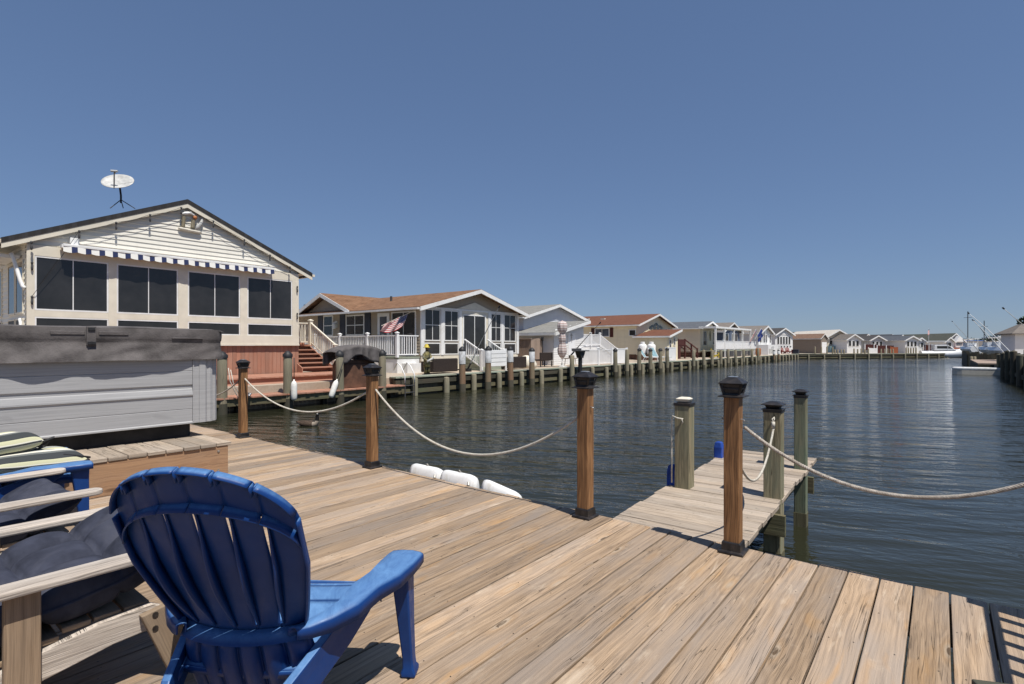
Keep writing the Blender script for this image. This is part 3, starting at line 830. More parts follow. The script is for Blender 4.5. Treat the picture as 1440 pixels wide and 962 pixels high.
# ------------------------------------------------------------------ blue plastic adirondack chair
def blue_chair(label, loc, rz, group=None):
    t = empty('adirondack_chair', loc, rz, label, 'chair', group)
    ct, st = math.cos(R(25)), math.sin(R(25))
    def H(u): return .605 * (.655 + .345 * math.sqrt(max(0, 1 - u * u * .97)))
    def S(u, l, w=0):
        f = max(0, l) / .42
        hwid = .186 + .064 * min(1, max(0, l) / .27) ** .75 + .012 * min(1, max(0, l) / .6) if l >= 0 else .186 + min(.022, -l * .25)
        x_ = u * hwid
        y_ = -l * st + .055 * u * u - w * ct - .012 * math.sin(math.pi * min(1, max(0, l) / .62))
        z_ = .395 + l * ct - w * st
        if l < 0:
            y_ = .055 * u * u - w + 1.1 * l * l - .06 * l; z_ = .395 + l
        return (x_, y_, z_)
    b = MB()
    edges = [-1, -.66, -.325, 0.01, .34, .67, 1]
    ts = [0, .05, .052, .2, .35, .5, .65, .80, .802, .85, .9, .95, .985, 1]
    for k in range(6):
        u0, u1 = edges[k], edges[k + 1]
        def pt(i, j):
            tt = ts[j]; um = u0 + (u1 - u0) * i / 6
            g0 = (.030 if .051 < tt < .801 else 0) if k > 0 else 0
            g1 = (.024 if .051 < tt < .801 else 0) if k < 5 else 0
            if tt > .985: g0 += .02; g1 += .02
            a, c_ = u0 + g0, u1 - g1
            uu = a + (c_ - a) * i / 6
            bow = .003 * (1 - ((i - 3) / 3) ** 2)                 # each slat is slightly domed
            return S(uu, tt * H(uu), bow * .6 - .004)
        vs = [pt(i, j) for j in range(len(ts)) for i in range(7)]
        fs = [(j * 7 + i, j * 7 + i + 1, j * 7 + i + 8, j * 7 + i + 7) for j in range(len(ts) - 1) for i in range(6)]
        b.add(vs, fs)
        # ribs along both long edges, deepest below the middle
        for (uu, sgn) in ((u0, 1), (u1, -1)):
            outer = (k == 0 and sgn == 1) or (k == 5 and sgn == -1)
            if not outer and sgn == -1: continue
            rows = []
            for j in range(25):
                tt = (0 if outer else .05) + ((1. if outer else .75)) * j / 24
                e = uu if outer else uu + (.030 if sgn > 0 else -.024)
                dep = .020 if outer else .004 + .026 * max(0, math.sin(math.pi * min(1, max(0, (.74 - tt) / .72)))) ** 1.5
                rows.append((S(e, tt * H(e), -.002), S(e + (0 if outer else sgn * .004), tt * H(e), dep)))
            vs = [p for r_ in rows for p in r_]
            b.add(vs, [(2 * j, 2 * j + 1, 2 * j + 3, 2 * j + 2) for j in range(24)])
        # top rim of the slat, broken between slats, and the arched band under it
        for (tt, dep, gp) in ((1., .024, .022), (.815, .022, .004)):
            rows = []
            for i in range(9):
                uu = u0 + gp + (u1 - u0 - 2 * gp) * i / 8
                rows.append((S(uu, tt * H(uu), -.003), S(uu, tt * H(uu) - (.0 if tt == 1 else .012), dep)))
            vs = [p for r_ in rows for p in r_]
            b.add(vs, [(2 * j, 2 * j + 1, 2 * j + 3, 2 * j + 2) for j in range(8)])
        # vertical tie between the band and the rim where two slats meet
        if k:
            for du in (-.020, .020):
                rows = [(S(u0 + du, tt * H(u0), -.002), S(u0 + du, tt * H(u0), .018)) for tt in (.945, .97, 1.0)]
                b.add([p for r_ in rows for p in r_], [(2 * j, 2 * j + 1, 2 * j + 3, 2 * j + 2) for j in range(2)])
    # crossbar shelf and lower back
    rows = []
    for i in range(25):
        uu = -1 + i / 12
        rows.append((S(uu, .012, 0), S(uu, .0, .034), S(uu, -.022, .036), S(uu, -.026, .0)))
    vs = [p for r_ in rows for p in r_]
    b.add(vs, [(4 * j + q, 4 * j + q + 1, 4 * j + q + 5, 4 * j + q + 4) for j in range(24) for q in range(3)])
    for k in range(6):
        u0, u1 = edges[k], edges[k + 1]
        vs = [S(u0 + .02 + (u1 - u0 - .04) * i / 4, -.02 - .24 * j / 8, .004 + .012 * math.sin(math.pi * i / 4)) for j in range(9) for i in range(5)]
        b.add(vs, [(j * 5 + i, j * 5 + i + 1, j * 5 + i + 6, j * 5 + i + 5) for j in range(8) for i in range(4)])
        for e in (u0 + .02, u1 - .02):
            rows = [(S(e, -.02 - .24 * j / 8, .004), S(e, -.02 - .24 * j / 8, -.02)) for j in range(9)]
            b.add([p for r_ in rows for p in r_], [(2 * j, 2 * j + 1, 2 * j + 3, 2 * j + 2) for j in range(8)])
    b.build('backrest', M['blue'], t, solid=.0045, auto=38)
    # seat slats
    b = MB()
    ys = [.03, .125, .22, .315, .41]
    def sz(y): return .265 + .10 * min(1, y / .36) - (max(0, y - .40) * 6) ** 2 * .13
    for k, y0 in enumerate(ys):
        ln = .088 if k < 4 else .10
        def fn(u, v):
            y = y0 + ln * v; hw_ = .180 + .085 * min(1, max(0, y) / .32)
            return ((u - .5) * 2 * hw_, y, sz(y) - .012 * (1 - (2 * u - 1) ** 2))
        b.grid(fn, 10, 6)
        for e in (0, 1):
            rows = [fn(i / 10, e) for i in range(11)]
            vs = rows + [(p[0], p[1] + (.004 if e == 0 else -.004), p[2] - .022) for p in rows]
            b.add(vs, [(i, i + 1, i + 12, i + 11) for i in range(10)])
    for s_ in (-1, 1):
        rows = []
        for j in range(13):
            y = .0 + .51 * j / 12; hw_ = .180 + .085 * min(1, max(0, y) / .32)
            rows.append(((s_ * hw_, y, sz(y) + .004), (s_ * (hw_ + .012), y, sz(y) - .055)))
        b.add([p for r_ in rows for p in r_], [(2 * j, 2 * j + 1, 2 * j + 3, 2 * j + 2) for j in range(12)])
    rows = [((-.265 + .53 * i / 10, .508, .335 - .006), (-.265 + .53 * i / 10, .515, .27)) for i in range(11)]
    b.add([p for r_ in rows for p in r_], [(2 * j, 2 * j + 1, 2 * j + 3, 2 * j + 2) for j in range(10)])
    b.build('seat', M['blue'], t, solid=.005, auto=45)
    for s_ in (-1, 1):
        b = MB()
        path = [(.172, .005, .412, .028, .028), (.196, .030, .410, .042, .034), (.240, .075, .417, .056, .042), (.288, .14, .430, .070, .046), (.314, .23, .448, .090, .048), (.350, .32, .450, .112, .046), (.368, .41, .455, .126, .042), (.378, .48, .455, .126, .038), (.382, .515, .452, .120, .034)]
        dens = []
        for i in range(len(path) - 1):
            for f in range(4): dens.append([path[i][q] + (path[i + 1][q] - path[i][q]) * f / 4 for q in range(5)])
        dens.append(list(path[-1]))
        prof_ = [(-.5, -.75), (-.5, -.16), (-.46, 0), (-.2, .07), (.15, .05), (.40, -.08), (.48, -.22), (.5, -.42), (.5, -1.1)]
        vs = []
        for (x_, y_, z_, wd, sk) in dens:
            for (a, c_) in prof_: vs.append((s_ * (x_ + a * wd), y_ - abs(a) * .012, z_ + c_ * sk))
        n = len(prof_)
        fs = [(j * n + i, j * n + i + 1, j * n + n + i + 1, j * n + n + i) for j in range(len(dens) - 1) for i in range(n - 1)]
        b.add(vs, fs if s_ > 0 else [f[::-1] for f in fs])
        m_ = (len(dens) - 1) * n
        tip = [vs[m_ + i] for i in range(n)]
        b.add(tip, [tuple(range(n))])
        b.build('armrest', M['blue'], t, solid=.005, auto=50)
        # front leg: channel section, flared at the foot
        b = MB()
        rings = [((s_ * .374, .450, .440), .034, .050), ((s_ * .380, .452, .36), .030, .044), ((s_ * .388, .462, .20), .024, .034), ((s_ * .396, .470, .07), .020, .026), ((s_ * .398, .472, .035), .021, .027), ((s_ * .399, .473, .022), .028, .034), ((s_ * .399, .473, .003), .028, .034)]
        vs = []
        for (c_, a, d) in rings:
            for (p_, q_) in ((-1, -1), (-.3, -1), (1, -1), (1, 1), (-.3, 1), (-1, 1)): vs.append((c_[0] + p_ * a * s_, c_[1] + q_ * d, c_[2]))
        fs = [(j * 6 + i, j * 6 + (i + 1) % 6, j * 6 + 6 + (i + 1) % 6, j * 6 + 6 + i) for j in range(len(rings) - 1) for i in range(6)]
        b.add(vs, fs + [tuple(range(36, 42))])
        b.build('front_leg', M['blue'], t, bevel=.006, auto=40)
        # side stringer down to the rear foot
        b = MB()
        poly = [(.435, .455), (.385, .462), (.300, .425), (.18, .372), (.04, .318), (-.06, .28), (-.16, .18), (-.255, .03), (-.285, .003), (-.205, .003), (-.14, .08), (-.05, .16), (.08, .215), (.20, .262), (.30, .318), (.36, .368), (.395, .400), (.420, .392)]
        b.prism(poly, .272, .300, 'x')
        vs2 = []
        for v in b.v:
            f = max(0, min(1, (v[1] + .28) / .7))
            vs2.append((s_ * (v[0] - .175 + .215 * f), v[1], v[2]))
        b.v = [(v[0], v[1], min(v[2], .440)) for v in vs2]
        b.build('side_stringer', M['blue'], t, bevel=.005)
    return t
CH_ROT = R(38.62 - 4)
def camrel(a, d, phi):
    lat = a * math.cos(phi) + d * math.sin(phi); z = -a * math.sin(phi) + d * math.cos(phi)
    th = math.atan(603 / 755)
    return (lat * math.cos(th) - z * math.sin(th), lat * math.sin(th) + z * math.cos(th))
cx_, cy_ = camrel(CHA, CHD, 0)
blue_chair('royal blue plastic slatted chair seen from behind in the foreground', (cx_, cy_, 0), CH_ROT, 'blue plastic chairs on the deck')
blue_chair('royal blue plastic chair beside the tub platform with striped cushions piled on it', (-4.96, .58, 0), R(-2), 'blue plastic chairs on the deck')

# ------------------------------------------------------------------ weathered wooden chairs with navy cushions
def wood_chair(label):
    t = empty('wooden_chair', (0, 0, 0), 0, label, 'chair', 'weathered wooden chairs with navy cushions')
    for s_ in (-1, 1):
        b = MB(); n = 10
        pl = []
        for i in range(n + 1):
            a = -math.pi / 2 + math.pi * i / n
            pl.append((s_ * .37 + .045 * math.sin(a) * 1., -.03 + .035 * math.cos(a)))
        pl = [(s_ * .37 - .045, -.95)] + pl + [(s_ * .37 + .045, -.95)]
        b.prism(pl, .474, .500, 'z')
        b.uv = [[(p[1], p[0]) for p in row] for row in b.uv]
        b.build('armrest', M['chairwood'], t, bevel=.007)
        b = MB(); b.bar((s_ * .355, -.115, .285), (s_ * .355, -.015, .004), .105, .03, up=(1, 0, 0))
        b.v = [(s_ * (.355 + (abs(v[0]) - .355)), v[1], max(.002, min(.285, v[2]))) for v in b.v]
        b.build('front_leg', M['brownleg'], t, bevel=.004)
        b = MB(); b.box(s_ * .355 - .015, s_ * .355 + .015, -.53, -.44, .002, .474, along=2); b.build('rear_leg', M['brownleg'], t, bevel=.004)
        b = MB(); b.prism([(-.95, .02), (-.95, .10), (-.5, .235), (-.28, .280), (-.12, .290), (-.07, .26), (-.09, .20), (-.24, .190), (-.5, .14)], s_ * .325 - .014, s_ * .325 + .014, 'x')
        b.build('side_stringer', M['chairwood'], t, bevel=.004)
        b = MB()
        for z_ in (.21, .26): b.tube([(s_ * .370, -.12, z_ + .0), (s_ * .374, -.12, z_)], .010, 8)
        for z_ in (.24, .20): b.tube([(s_ * .34, -.11, z_ + .0), (s_ * .336, -.11, z_)], .010, 8)
        b.build('bolt', M['screw'], t)
    b = MB()
    for k in range(7):
        y = -.16 - k * .088; z_ = .285 - max(0, (k - 2)) * .022
        b.box(-.31, .31, y - .04, y + .04, z_ - .010, z_ + .010)
    b.build('seat', M['brownleg'], t, bevel=.004)
    b = MB()
    for k in range(6):
        xx = -.25 + k * .1
        b.bar((xx, -.70, .16), (xx * 1.1, -1.02, .88), .085, .02, up=(0, 1, 1))
    b.build('backrest', M['chairwood'], t, bevel=.004)
    return t
wc = wood_chair('weathered wooden chair nearest the blue chair, grey armrests over a tufted navy cushion')
wc.location = (-2.63, .845, 0)
wc2 = copy_tree(wc); wc2.location = (-3.825, .86, 0); wc2['label'] = 'weathered wooden chair further left, between its twin and the blue chair by the tub'
def puff(name, mat, W, D, Tk, label, cat, group, nx=3, ny=3, tuft=.55, loc=(0, 0, 0), rot=(0, 0, 0), nu=54, nv=54, sag=None, power=.30):
    b = MB()
    def h(u, v):
        e = (max(0, 1 - abs(2 * u - 1) ** 5) * max(0, 1 - abs(2 * v - 1) ** 5)) ** power
        k = 1.
        if nx:
            fu = abs(math.sin(math.pi * u * nx)); fv = abs(math.sin(math.pi * v * ny))
            k = 1 - tuft * min(1, .34 * (1 - fu) ** 1.3 + .34 * (1 - fv) ** 1.3 + .35 * (1 - fu) ** 7 + .35 * (1 - fv) ** 7)
            k -= .05 * noise.noise(Vector((u * 7, v * 7, 2)))
        return Tk * e * k
    wr = .012
    for s_ in (1, -1):
        def fn(u, v, s_=s_):
            p = Vector(((u - .5) * W, (v - .5) * D, s_ * h(u, v) / 2))
            p.z += wr * noise.noise(p * 6) * (1 if nx else .6)
            if sag: p.z += sag(u, v)
            return tuple(p)
        b.grid(fn, nu, nv, flip=(s_ < 0))
    o = mesh1(name, b, mat, label, cat, group, smooth=True)
    pp = [Vector((x_, y_, wr * noise.noise(Vector((x_, y_, 0)) * 6) * (1 if nx else .6) + (sag(x_ / W + .5, y_ / D + .5) if sag else 0))) for (x_, y_) in rr(W / 2 + .001, D / 2 + .001, .03, 3)]
    dense = []
    for k in range(len(pp)):
        a_, c_ = pp[k], pp[(k + 1) % len(pp)]; q_ = max(1, int((c_ - a_).length / .03))
        for f_ in range(q_):
            v_ = a_.lerp(c_, f_ / q_); v_.z = wr * noise.noise(Vector((v_.x, v_.y, 0)) * 6) * (1 if nx else .6) + (sag(v_.x / W + .5, v_.y / D + .5) if sag else 0); dense.append(v_)
    pb = MB(); pb.tube(dense + [dense[0]], .0065, 6, cap=False); pb.build('piping', mat if nx else M['pipe'], o, smooth=True)
    o.location = loc; o.rotation_euler = rot
    return o
for (X, Y, lab) in ((-2.63, .845, 'tufted navy cushion'), (-3.825, .86, 'tufted navy cushion')):
    near = X > -3
    puff('seat_cushion', M['navy'], .66, .66, .19 if near else .15, 'tufted navy seat cushion in the wooden chair nearest the blue chair' if near else 'tufted navy seat cushion in the wooden chair further left', 'cushion', 'navy cushions on the wooden chairs', 3, 3, .62, (X, Y - (.33 if near else .40), .385 if near else .335), (R(7), 0, R(2)), sag=lambda u, v: .07 * max(0, v - .66) / .34 * (1 if v < .9 else 1))
    puff('back_cushion', M['navy'], .60, .72, .16, 'tufted navy back cushion leaning in the wooden chair nearest the blue chair' if near else 'tufted navy back cushion leaning in the wooden chair further left', 'cushion', 'navy cushions on the wooden chairs', 3, 3, .6, (X, Y - .80, .62), (R(118), 0, 0))
o = puff('striped_cushion', M['pillow'], .40, .52, .13, 'striped cream and grey cushion lying flat across the blue chair by the tub', 'cushion', 'striped cushions on the blue chair', 0, 0, 0, (-4.98, .84, .445), (R(-3), R(3), R(8)), power=.45)
b = MB(); b.tube([(.10, .24, .0), (.16, .28, .012), (.19, .22, .03), (.16, .12, .05)], .008, 6); b.tube([(.12, .25, .0), (.19, .26, .0), (.22, .20, -.02)], .012, 6); b.build('tie', M['black'], o)
o = puff('striped_cushion', M['pillow'], .40, .44, .15, 'striped cream and grey cushion on top of the flat one, nearest the tub', 'cushion', 'striped cushions on the blue chair', 0, 0, 0, (-5.10, .64, .555), (R(4), R(-3), R(14)), power=.45)
b = MB(); b.tube([(.17, .20, -.02), (.22, .27, .01), (.14, .25, -.05), (.12, .12, -.09), (.1, -.1, -.09)], .008, 6); b.build('tie', M['black'], o)

# small weathered table whose corner shows at the lower right
t = empty('side_table', (.294, 1.612, 0), R(24.7), 'dark grey slatted table whose corner shows at the lower right', 'table')
b = MB()
for k in range(4): b.box(-.18, .18, -.18 + k * .0905, -.18 + k * .0905 + .086, .425, .45)
b.build('tabletop', M['darktimber'], t, bevel=.004)
for sx in (-1, 1):
    for sy in (-1, 1):
        b = MB(); b.box(sx * .15 - .02, sx * .15 + .02, sy * .15 - .02, sy * .15 + .02, 0, .425, along=2); b.build('leg', M['darktimber'], t)
# ================================================================== far side of the canal
TH = math.atan(603 / 755)
def at(px, z):
    """ground point seen in that direction at depth z"""
    l = (px - 720) / 755 * z
    return (l * math.cos(TH) - z * math.sin(TH), l * math.sin(TH) + z * math.cos(TH))
def zat(y, z): return 1.25 + (486 - y) * z / 755
GZ = .06
# ------------------------------------------------------------------ house kit
def frame_map(face, W):
    if face == 'F': return lambda u, v, n: (n, u, v)
    if face == 'S': return lambda u, v, n: (u, -W / 2 - n, v)
def mbox(b, mp, u0, u1, v0, v1, n0, n1):
    p = mp(u0, v0, n0); q = mp(u1, v1, n1)
    b.box(min(p[0], q[0]), max(p[0], q[0]), min(p[1], q[1]), max(p[1], q[1]), min(p[2], q[2]), max(p[2], q[2]))
def window(t, W, face, u0, u1, v0, v1, fmat='white', pane='glass', cols=1, rows=1, fw=.05, name='window', deep=.045, split=None):
    mp = frame_map(face, W)
    b = MB()
    mbox(b, mp, u0, u1, v1 - fw, v1, .0, deep); mbox(b, mp, u0, u1, v0, v0 + fw, .0, deep + .004)
    mbox(b, mp, u0, u0 + fw, v0 + fw, v1 - fw, .0, deep - .002); mbox(b, mp, u1 - fw, u1, v0 + fw, v1 - fw, .0, deep - .002)
    m = fw * .55
    for k in range(1, cols):
        c = u0 + (u1 - u0) * k / cols; mbox(b, mp, c - m / 2, c + m / 2, v0 + fw, v1 - fw, .0, deep - .004)
    for k in range(1, rows):
        c = v0 + (v1 - v0) * k / rows; mbox(b, mp, u0 + fw, u1 - fw, c - m / 2, c + m / 2, .0, deep - .006)
    if split: mbox(b, mp, u0 + fw, u1 - fw, split - m, split + m, .0, deep + .002)
    f = b.build(name, M[fmat], t)
    b = MB(); mbox(b, mp, u0 + fw * .6, u1 - fw * .6, v0 + fw * .6, v1 - fw * .6, .002, deep - .014); b.build('pane', M[pane], f)
    return f
def roof_slab(b, W, x0, x1, wh, slope, os_, th, sides=(-1, 1), lift=0.):
    ph = wh + slope * W / 2
    for s in sides:
        ye = s * (W / 2 + os_); ze = wh - slope * os_
        p = [(x0, 0, ph + th + lift), (x1, 0, ph + th + lift), (x1, ye, ze + th + lift), (x0, ye, ze + th + lift)]
        q = [(a, c, d - th + .015) for a, c, d in p]
        L = math.hypot(ye, ph - ze)
        uv = [(x0, L), (x1, L), (x1, 0), (x0, 0)]
        f = [(0, 1, 2, 3), (7, 6, 5, 4), (0, 4, 5, 1), (2, 6, 7, 3), (1, 5, 6, 2), (0, 3, 7, 4)]
        if s > 0: f = [g_[::-1] for g_ in f]
        uvs = [[uv[k % 4] for k in g_] for g_ in f]
        b.add(p + q, f, uvs, .5)
def house(label, loc, rz, W, L, wh, ph, wall, roof, trim='white', of=.4, os_=.4, z0=0., group='cottages along the far seawall', course=0, side_course=True, rake=.16, gutter=True, name='house', skirt=None, th=.10, rt=.02):
    """front gable faces local +x at x=0"""
    t = empty(name, loc, rz, label, 'house', group)
    slope = (ph - wh) / (W / 2)
    b = MB()
    b.prism([(-W / 2, z0), (W / 2, z0), (W / 2, wh), (0, ph), (-W / 2, wh)], -L, 0, 'x')
    if course:
        z = z0
        while z < ph - .03:                                   # clapboards: each course a thin wedge proud at its lower edge
            z1 = min(z + course, ph - .01)
            def yw(zz): return W / 2 if zz <= wh else max(0, (ph - zz) / slope)
            y0_, y1_ = yw(z), yw(z1)
            b.add([(.024, -y0_, z), (.024, y0_, z), (.001, y1_, z1), (.001, -y1_, z1), (0, -y0_, z), (0, y0_, z)], [(0, 1, 2, 3), (4, 5, 1, 0)])
            if side_course and z < wh - .05:
                z1 = min(z1, wh)
                b.add([(-L, -W / 2 - .022, z), (0, -W / 2 - .022, z), (0, -W / 2 - .001, z1), (-L, -W / 2 - .001, z1), (-L, -W / 2, z), (0, -W / 2, z)], [(0, 1, 2, 3), (4, 5, 1, 0)])
            z += course
    b.build('wall', M[wall], t)
    b = MB(); roof_slab(b, W, -L - .3, of, wh, slope, os_, th); r = b.build('roof', M[roof], t)
    b = MB()
    for s in (-1, 1):                                         # rake boards and eave fascia
        ye = W / 2 + os_; ze = wh - slope * os_
        b.prism([(0, ph + th - rt), (s * ye, ze + th - rt), (s * ye, ze - rake + th), (0, ph - rake + th)] if s > 0 else [(0, ph + th - rt), (0, ph - rake + th), (s * ye, ze - rake + th), (s * ye, ze + th - rt)], of - .035, of + (.02 if rt < .05 else -.012), 'x')
        b.box(-L - .3, of - .036, s * ye - .02, s * ye + .02, ze - .10 + th - .03, ze + th - .035)
        if gutter: b.box(-L - .3, of - .04, s * (ye + .075) - .052, s * (ye + .075) + .052, ze - .03 + th - .1, ze + th - .045)
    b.build('trim', M[trim], t)
    for s in (-1, 1):
        ye = W / 2 + os_; ze = wh - slope * os_
        b = MB(); b.box(-L - .3, of - .036, min(s * (W / 2 + .002), s * (ye - .021)), max(s * (W / 2 + .002), s * (ye - .021)), ze - .075 + th, ze - .06 + th)
        b.build('soffit', M[trim], t)
    if skirt:
        b = MB(); b.box(-L + .1, -.05, -W / 2 + .05, W / 2 - .05, -.1, z0 - .003); b.build('skirting', M[skirt], t)
    return t
def pediment(t, y, w, z, h, mat='white', n=.05, name='pediment'):
    b = MB(); b.prism([(y - w / 2, z), (y + w / 2, z), (y, z + h)], .002, n, 'x'); b.build(name, M[mat], t)
def railing(label, pts, z, h, mat='vinyl', sp=.125, post_at=None, group='white railings along the far bank', name='railing', pw=.11, cap=True, tilt=None, bw=.035, cat='railing'):
    """railing along a polyline of (x, y, z)"""
    p0 = Vector(pts[0]); t = empty(name, p0, 0, label, cat, group)
    rb = MB(); bb = MB()
    for a, c in zip(pts[:-1], pts[1:]):
        a = Vector(a) - p0; c = Vector(c) - p0; d = c - a
        hl = math.hypot(d.x, d.y)
        rb.bar(a + Vector((0, 0, h)), c + Vector((0, 0, h)), .07, .05); rb.bar(a + Vector((0, 0, .10)), c + Vector((0, 0, .10)), .05, .05)
        k = max(2, int(hl / sp))
        for i in range(1, k):
            q = a + d * i / k; bb.box(q.x - bw / 2, q.x + bw / 2, q.y - bw / 2, q.y + bw / 2, q.z + .12, q.z + h - .02)
    rb.build('rail', M[mat], t); bb.build('balusters', M[mat], t)
    for q in (post_at or pts):
        q = Vector(q) - p0; b = MB(); b.box(q.x - pw / 2, q.x + pw / 2, q.y - pw / 2, q.y + pw / 2, q.z - .02, q.z + h + .10, along=2)
        if cap: b.sqlathe([(pw / 2 + .02, 0), (pw / 2 + .02, .03), (.01, .07)], (q.x, q.y, q.z + h + .10))
        b.build('post', M[mat], t)
    return t
def lerp(a, c, f): return tuple(a[i] + (c[i] - a[i]) * f for i in range(3))

# ------------------------------------------------------------------ seawall with its piles
BK = [(-15.5, 12.5), (-15.5, 84.0), (-9.0, 91.9), (-1.0, 103.2), (5.2, 115.8)]
t = empty('seawall', (-15.5, 12.5, -.6), 0, 'long weathered timber seawall holding the far bank above the water', 'seawall')
face = MB(); cap = MB(); wl = MB(); wu = MB()
for a, c in zip(BK[:-1], BK[1:]):
    A = Vector((a[0] + 15.5, a[1] - 12.5, 0)); C_ = Vector((c[0] + 15.5, c[1] - 12.5, 0)); d = (C_ - A); L = d.length; d = d / L; nn = Vector((d.y, -d.x, 0))
    k = int(L / 3.2) + 1
    for i in range(k):
        p = A + d * L * i / k; q = A + d * (L * (i + 1) / k - .01)
        jit = random.uniform(-.012, .012)
        cap.bar(p + Vector((0, 0, .675 + jit)) - nn * .02, q + Vector((0, 0, .675 + jit)) - nn * .02, .38, .05)
        wu.bar(p + Vector((0, 0, .50)) + nn * .09, q + Vector((0, 0, .50)) + nn * .09, .12, .17)
        wl.bar(p + Vector((0, 0, .16)) + nn * .08, q + Vector((0, 0, .16)) + nn * .08, .10, .15)
    k = int(L / .24)
    for i in range(k):
        p = A + d * L * i / k; q = A + d * L * (i + .97) / k; o = random.uniform(0, .015)
        face.bar(p + Vector((0, 0, .05)) + nn * o, q + Vector((0, 0, .05)) + nn * o, .06, 1.2)
face.build('sheeting', M['darktimber'], t); cap.build('cap', M['capboard'], t); wu.build('wale', M['darktimber'], t); wl.build('wale', M['wale'], t)
b = MB(); b.lathe([(.12, -.6), (.12, .30), (.115, .58), (.105, .63), (.04, .645)], n=10)
pl0 = b.build('pile', M['piling'], t, smooth=False, auto=50)
yy = 13.3; first = True
ylist = []
while yy < 83: ylist.append(yy); yy += 1.62 if yy < 36 else 1.75
for i, y in enumerate(ylist):
    o = pl0 if i == 0 else pl0.copy()
    if i: COL.objects.link(o); o.parent = t
    o.location = (.27 + random.uniform(-.02, .02), y - 12.5, random.uniform(-.05, .03)); o.rotation_euler = (0, random.uniform(-.05, .02), random.random() * 6)

for a, c in zip(BK[1:-1], BK[2:]):
    L = math.dist(a, c); k = int(L / 2.1)
    for i in range(k):
        f_ = (i + .5) / k; dx, dy = (c[0] - a[0]) / L, (c[1] - a[1]) / L
        o = pl0.copy(); COL.objects.link(o); o.parent = t
        o.location = (a[0] + (c[0] - a[0]) * f_ + dy * .24 + 15.5, a[1] + (c[1] - a[1]) * f_ - dx * .24 - 12.5, random.uniform(-.12, .06))
# tall pilings -----------------------------------------------------
def mk_piling(kind):
    t = empty('piling', (0, 0, -.6))
    b = MB(); n = 12; prof = [(.135, -1.0), (.135, .45), (.128, 1.0), (.122, 1.62), (.10, 1.665), (.02, 1.68)]
    b.lathe(prof, n=n)
    b.build('shaft', M['pilingrust' if kind == 'white' else 'piling'], t, auto=50)
    b = MB(); b.lathe([(.138, -.3), (.139, .0), (.139, .16 + .04), (.136, .30)], n=n); b.build('weed_band', M['darktimber'], t, auto=50)
    if kind == 'white':
        b = MB(); b.lathe([(.139, 1.08), (.139, 1.60), (.12, 1.62)], n=n); b.build('sleeve', M['sleeve'], t, auto=50)
    if kind in ('white', 'black'):
        b = MB(); b.lathe([(.142, 1.58), (.142, 1.66), (.05, 1.76), (.005, 1.775)], n=n); b.build('cap', M['black'], t, auto=50)
    return t
PK = {k: mk_piling(k) for k in ('plain', 'white', 'black')}
used = set()
def piling(x, y, top, kind, label, group='pilings along the far seawall', s=1.0):
    o = PK[kind] if kind not in used else copy_tree(PK[kind])
    used.add(kind); o.location = (x, y, -.6); o['label'] = label; o['category'] = 'piling'; o['group'] = group
    full = {'plain': 1.68, 'white': 1.775, 'black': 1.775}[kind]
    o.scale = (s, s, (top + .6) / full); o.rotation_euler = (random.uniform(-.012, .012), random.uniform(-.02, .012), random.random() * 6)
    return o
for (Y, top, kind, lab) in ((6.4, 1.10, 'black', 'green stained piling beside the right edge of the hot tub'),
        (8.27, 1.10, 'black', 'piling with a black cap and an upright white fender at the red dock'),
        (10.03, 1.10, 'black', 'piling with a tilted white fender, left end of the dark tarpaulin'),
        (11.71, 1.12, 'black', 'piling at the right end of the dark tarpaulin'),
        (15.67, 1.22, 'white', 'white sleeved piling nearest the yellow hatted statue'),
        (17.23, 1.24, 'white', 'white sleeved piling just left of the white slatted dock box'),
        (18.78, 1.23, 'white', 'white sleeved piling just right of the white slatted dock box'),
        (20.38, 1.16, 'white', 'white sleeved piling in front of the tan board enclosure'),
        (28.72, 1.10, 'black', 'black capped piling at the right end of the white picket fence'),
        (30.19, 1.02, 'plain', 'bare piling second to the right of the white picket fence'),
        (31.88, 1.12, 'black', 'black capped piling just left of the white gas tanks'),
        (33.59, 1.08, 'black', 'black capped piling just right of the white gas tanks'),
        (35.21, 1.08, 'black', 'black capped piling in front of the teal lounge chairs'),
        (36.43, 1.12, 'black', 'black capped piling in front of the white lattice panel')):
    piling(-15.08, Y, top, kind, lab)
piling(-15.08, 23.9, .75, 'plain', 'short bare piling beside the fish cleaning table')
for i, Y in enumerate((41.6, 43.9, 45.9, 48.2, 50.3, 52.6, 55.2, 58.2, 60.6)):
    piling(-15.08, Y, .92 + random.uniform(-.05, .05), 'plain', 'bare grey piling in the row before the maroon stair and white porch', 'bare pilings before the maroon stair')
for i, Y in enumerate((67.3, 69.6)):
    piling(-15.05, Y, .75, 'white', ('left' if i == 0 else 'right') + ' piling of the white topped pair beyond the porch flags')
for (lst, z, lab, top) in (((1146, 1155, 1163, 1171), 77.5, 'tall thin piling in the row of four before the brown shed', 1.05),
        ((1174.5, 1178, 1183, 1187), 80, 'short thin piling before the white roofed house', .65),
        ((1201, 1206, 1211, 1216, 1221), 79, 'thin piling in the row before the low white wall', .75),
        ((1239, 1244, 1248, 1252, 1256), 80, 'thin piling in the row before the rust red fence', .75),
        ((1274.5, 1277.5, 1281, 1284.5, 1288), 81.5, 'thin piling in the row before the twin white gables', .95)):
    for px in lst:
        x, y = at(px, z); piling(x, y, top + random.uniform(-.05, .08), 'plain', lab, 'pilings ' + lab.split(' row ')[-1] if ' row ' in lab else 'short pilings before the white roofed house', .8)

